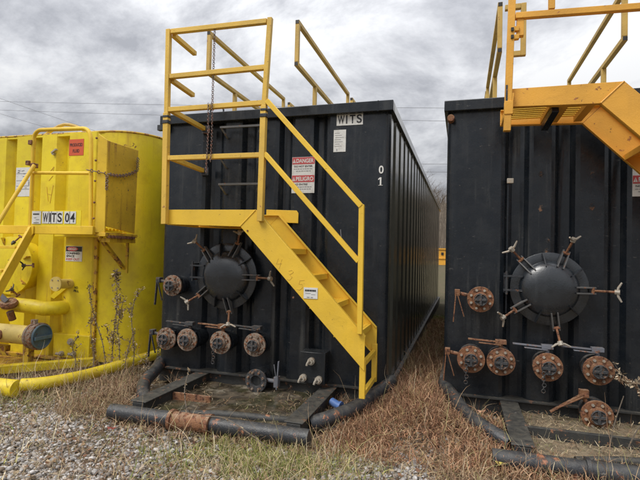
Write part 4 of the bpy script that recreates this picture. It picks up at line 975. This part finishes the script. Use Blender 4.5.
V, F, C_ = ribbons(x, y, rng.uniform(.05, .19, n), rng.uniform(.0016, .0042, n), rng.normal(0, 1.3, n), rng.uniform(.3, 2.0, n), rng.uniform(-.2, 2.2, n),
                   pick([(.46, .30, .19), (.52, .38, .24), (.38, .235, .145), (.58, .46, .31), (.42, .265, .165), (.40, .35, .18), (.20, .13, .09), (.26, .17, .11)], n) * (.72 + .5 * fbm(x, y, 5.0))[:, None] * np.where(((x > 2.15) & (y > -1.15))[:, None], np.array([1.08, .88, .80]), np.array([.95, .92, .90])), 6, gheight(x, y) + rng.uniform(0, .07, n) * deep, .5)
tris_obj('dry_weeds', V, F, C_, 'leaf', 'tangled reddish brown dead weeds between and in front of the black tanks', 'weeds')
# taller wispy stems standing above the mat
def free(n, xr, yr): return rng.uniform(*xr, n), rng.uniform(*yr, n)
Z = [zone(2600, (2.15, 2.95), (-.9, 3.0), lambda a, b: clump(a, b, 5, .4, .55)), zone(1500, (2.95, 4.8), (-1.3, .1), lambda a, b: clump(a, b, 5, .42, .56)),
     zone(2600, (-1.6, .35), (-1.1, .28), lambda a, b: clump(a, b, 5, .42, .56)), zone(250, (1.0, 2.6), (-1.7, -1.05), lambda a, b: clump(a, b, 5, .42, .56)), zone(350, (-1.6, 1.2), (-2.1, -1.1), lambda a, b: clump(a, b, 3, .45, .56))]
x = np.concatenate([z[0] for z in Z]); y = np.concatenate([z[1] for z in Z]); n = len(x)
V, F, C_ = ribbons(x, y, rng.gamma(4, .055, n), rng.uniform(.0012, .0022, n), rng.normal(0, .9, n), np.abs(rng.normal(0, .45, n)), np.abs(rng.normal(.2, .7, n)),
                   pick([(.60, .44, .26), (.66, .54, .36), (.48, .32, .18), (.40, .24, .14), (.44, .40, .18)], n), 8, None, .16)
tris_obj('wispy_stems', V, F, C_, 'leaf', 'thin wispy tan stems standing above the weed mat', 'weeds')
x, y = free(1100, (.56, 1.95), (-1.0, -.02)); k = rng.random(1100) * 1.3 < sstep(fbm(x, y, 4.5), .38, .6); x, y = x[k], y[k]
x2, y2 = free(1900, (3.5, 4.9), (-.85, .12)); x = np.concatenate([x, x2]); y = np.concatenate([y, y2]); n = len(x)
V, F, C_ = ribbons(x, y, rng.uniform(.02, .12, n), rng.uniform(.0012, .003, n), rng.normal(0, 1, n), rng.uniform(1, 5, n), rng.uniform(0, 2, n),
                   pick([(.46, .33, .2), (.55, .45, .3), (.3, .18, .1), (.2, .13, .08), (.25, .24, .1)], n), 5, np.full(n, -.088), .3)
tris_obj('tray_debris', V, F, C_, 'leaf', 'dead stems and litter lying in the muddy trays before the black tanks', 'debris')
# straw
Z = [zone(4500, (-1.7, 4.8), (-2.35, -.9), lambda a, b: clump(a, b, 2.3, .4, .6)), zone(5000, (2.0, 4.8), (-1.2, 1.0), lambda a, b: .8 + 0 * a), zone(4000, (-1.7, .5), (-1.2, .4), lambda a, b: .8 + 0 * a),
     zone(5000, (.9, 2.9), (-1.85, -1.1), lambda a, b: np.exp(-((a - 1.9) / .5) ** 2))]
x = np.concatenate([z[0] for z in Z]); y = np.concatenate([z[1] for z in Z]); n = len(x)
V, F, C_ = ribbons(x, y, rng.uniform(.04, .20, n), rng.uniform(.0014, .003, n), rng.normal(0, .8, n), rng.uniform(.2, 2.2, n), rng.uniform(0, 1.8, n),
                   pick([(.58, .47, .29), (.66, .57, .38), (.50, .38, .22), (.40, .29, .17)], n), 4, None, .15)
tris_obj('straw_grass', V, F, C_, 'leaf', 'pale straw coloured dead grass blades among the gravel', 'grass')
# green grass
Z = [zone(20000, (1.0, 2.7), (-1.95, -1.02), lambda a, b: np.exp(-((a - 1.85) / .5) ** 2 - ((b + 1.38) / .30) ** 2) * clump(a, b, 5, .38, .55)),
     zone(14000, (2.35, 2.95), (.8, 7), lambda a, b: .3 + .6 * sstep(b, 1.0, 3)), zone(2500, (-1.4, -.4), (-1.2, -.6), lambda a, b: clump(a, b, 5, .4, .55)),
     zone(2600, (-1.6, 4.6), (-2.3, -.9), lambda a, b: sstep(fbm(a, b, 4.1), .5, .62)), zone(500, (3.0, 4.8), (-1.3, -.95), lambda a, b: clump(a, b, 5, .42, .55))]
x = np.concatenate([z[0] for z in Z]); y = np.concatenate([z[1] for z in Z]); n = len(x); print('green', n)
V, F, C_ = ribbons(x, y, rng.uniform(.03, .13, n), rng.uniform(.0016, .0036, n), rng.normal(0, 1.1, n), rng.uniform(.2, 1.6, n), rng.uniform(0, 1.8, n),
                   pick([(.22, .27, .06), (.32, .34, .08), (.42, .40, .12), (.52, .46, .20), (.16, .20, .05)], n), 4, None, .15)
tris_obj('green_grass', V, F, C_, 'leaf', 'patches of fading green grass at the end of the front pipe and in the gap', 'grass')
# fallen leaves and crumbs
x, y = scatter(22000, (-1.6, 5.6), (-2.4, 3.0), lambda a, b: .35 + .5 * drywt(a, b))
n = len(x); s = rng.uniform(.006, .02, n); a = rng.uniform(0, 6.28, n)
q = np.array([(-1, 0), (-.2, -.7), (1, 0), (-.2, .7)]); P = np.zeros((n, 4, 3))
P[..., 0] = x[:, None] + s[:, None] * (q[:, 0] * np.cos(a)[:, None] - q[:, 1] * np.sin(a)[:, None]); P[..., 1] = y[:, None] + s[:, None] * (q[:, 0] * np.sin(a)[:, None] + q[:, 1] * np.cos(a)[:, None])
P[..., 2] = (gheight(x, y) + rng.uniform(.01, .045, n))[:, None] + rng.normal(0, .35, (n, 4)) * s[:, None]
tris_obj('leaf_litter', P.reshape(-1, 3), np.arange(4 * n).reshape(-1, 4), np.repeat(pick([(.26, .13, .07), (.38, .24, .13), (.17, .11, .07), (.42, .32, .2), (.20, .10, .06)], n), 4, 0), 'leaf', 'small curled brown leaves scattered on the ground', 'leaves')

# tall dead stalks
def stalk(base, pts, label, fuzz, leafs, col=((.36, .26, .15), (.48, .38, .24), (.22, .15, .09)), sz=.016, branches=0):
    R_ = thing('dead_weed', label, 'weed', base, 'tall dead weed stalks')
    cv = tube_curve([Vector(p) for p in pts], 8); g = G(); g.path(cv, [.0055 * (1 - .5 * i / len(cv)) for i in range(len(cv))], 5)
    ends = []
    for b in range(branches):
        p = cv[random.randint(len(cv) // 4, len(cv) - 3)]; d = Vector((random.uniform(-1, 1), random.uniform(-.5, .4), random.uniform(.4, 1.2))).normalized() * random.uniform(.06, .18)
        br = tube_curve([p, p + d * .5 + Vector((0, 0, -.01)), p + d], 5); g.path(br, .002, 4); ends += br
    g.build('stem', 'bark', R_)
    n = leafs; src = cv[3:] * 2 + ends; V = []; C = []
    for i in range(n):
        p = random.choice(src) + Vector([random.gauss(0, fuzz) for _ in range(3)]); s = sz * random.uniform(.6, 1.7)
        a = Vector([random.gauss(0, 1) for _ in range(3)]).normalized() * s; b = Vector([random.gauss(0, 1) for _ in range(3)]).normalized() * s * .5
        V += [p - a, p + b, p + a, p - b * random.uniform(.2, 1)]; C += [random.choice(col)] * 4
    C = np.array(C) * rng.uniform(.7, 1.2, (n, 1)).repeat(4, 0)
    o = tris_obj('withered_leaves', np.array([tuple(v) for v in V]), np.arange(4 * n).reshape(-1, 4), C, 'leaf', 'x', 'x'); del o['label']; del o['category']; o.parent = R_
stalk((-.62, -.02, -.16), [(0, 0, 0), (-.08, 0, .35), (-.20, 0, .62), (-.27, 0, .85), (-.29, 0, .98)], 'leftmost of the tall dead stalks, leaning over the yellow tank front', .010, 150, sz=.013)
stalk((-.60, .02, -.16), [(0, 0, 0), (.01, 0, .4), (.04, 0, .75), (.02, 0, 1.15)], 'tallest upright dead stalk, furry with withered leaves, before the yellow tank', .020, 480, branches=5, sz=.016)
stalk((-.47, .0, -.16), [(0, 0, 0), (-.02, 0, .3), (-.05, 0, .55), (.02, 0, .85)], 'thin dead stalk to the right of the furry one before the yellow tank', .014, 220, branches=5, sz=.014)
stalk((-.35, -.1, -.16), [(0, 0, 0), (.05, 0, .3), (.12, 0, .52)], 'short dead stalk beside the lowest left flange of the middle tank', .012, 120, branches=3, sz=.012)
for i_, (sx_, sy_, sh_, lf_, lb_) in enumerate(((-.98, -.12, .42, 130, 'short brown stalk in front of the yellow sump box'), (-.80, -.05, .62, 190, 'stalk between the sump box and the leaning stalk, before the yellow tank'),
        (-.30, -.02, .95, 260, 'tall thin stalk nearest the middle tank, before the yellow rounded corner'), (.12, -.30, .34, 110, 'short brown stalk beside the left skid beam of the middle tank'))):
    stalk((sx_, sy_, -.16), [(0, 0, 0), (.02, 0, sh_ * .35), (-.03, 0, sh_ * .7), (.04 * (-1) ** i_, 0, sh_)], lb_, .013, lf_, branches=4, sz=.012)
stalk((4.50, -.15, -.14), [(0, 0, 0), (.03, 0, .18), (-.04, .02, .32), (-.12, .0, .42), (-.24, -.02, .47)], 'pale twisted dead vine arching onto the rightmost flange of the right tank', .012, 420, col=((.48, .38, .26), (.34, .2, .12), (.56, .47, .34)), sz=.014, branches=2)
stalk((4.12, -.50, -.14), [(0, 0, 0), (.03, 0, .2), (.09, 0, .42)], 'thin straight straw stalk before the lowest flange of the right tank', .004, 8)
stalk((4.22, -.50, -.14), [(0, 0, 0), (.06, 0, .16), (.15, 0, .33)], 'short slanting straw stalk beside the lowest flange of the right tank', .004, 8)
stalk((1.0, -.98, -.10), [(0, 0, 0), (-.1, .1, .16), (-.16, .25, .3)], 'thin bent stalk rising behind the middle tank front pipe', .004, 14)
stalk((1.8, -1.2, -.16), [(0, 0, 0), (-.16, -.02, .10), (-.36, .0, .17), (-.55, .0, .16)], 'long fallen stalk arching over the middle tank front pipe', .003, 10)

# odds and ends on the ground
g = G(); g.cyl((2.02, -.32, -.06), (2.10, -.36, -.08), .035, n=12); g.cyl((2.16, -.38, -.09), (2.30, -.42, -.10), .042, n=14); g.lathe((2.10, -.36, -.08), (.9, -.3, -.1), [(0, .02), (0, .045), (.02, .045), (.02, .02)], 14)
tag(g.build('hose_fitting', ['bright_blue'], None), 'broken blue hose fitting lying in the weeds beside the foot of the stairs', 'hose fitting')
def leafobj(p, s, col_name, label):
    g = G(); n = 10; P = [(p[0] + s * math.cos(i * .628) * (1 if i % 2 else .55), p[1] + s * math.sin(i * .628) * (1 if i % 2 else .55), p[2] + .01 * math.sin(i * 1.7)) for i in range(n)]
    g.add([(p[0], p[1], p[2] + .006)] + P, [(0, 1 + i, 1 + (i + 1) % n) for i in range(n)]); tag(g.build('fallen_leaf', col_name), label, 'leaf')
M['leaf_red'] = flat('dark_red_leaf', (.20, .035, .02), .7, .1); M['leaf_tan'] = flat('tan_leaf', (.50, .27, .17), .7, .1); M['leaf_yel'] = flat('yellow_leaf', (.60, .50, .10), .7, .1)
leafobj((.56, -1.33, -.135), .042, 'leaf_red', 'dark red fallen leaf on the gravel below the front pipe')
leafobj((3.28, -.05, -.08), .04, 'leaf_tan', 'tan fallen leaf caught in weeds beside the right tank skid beam')
leafobj((3.36, -1.02, -.10), .04, 'leaf_yel', 'yellow fallen leaf on the weeds at the lower right')
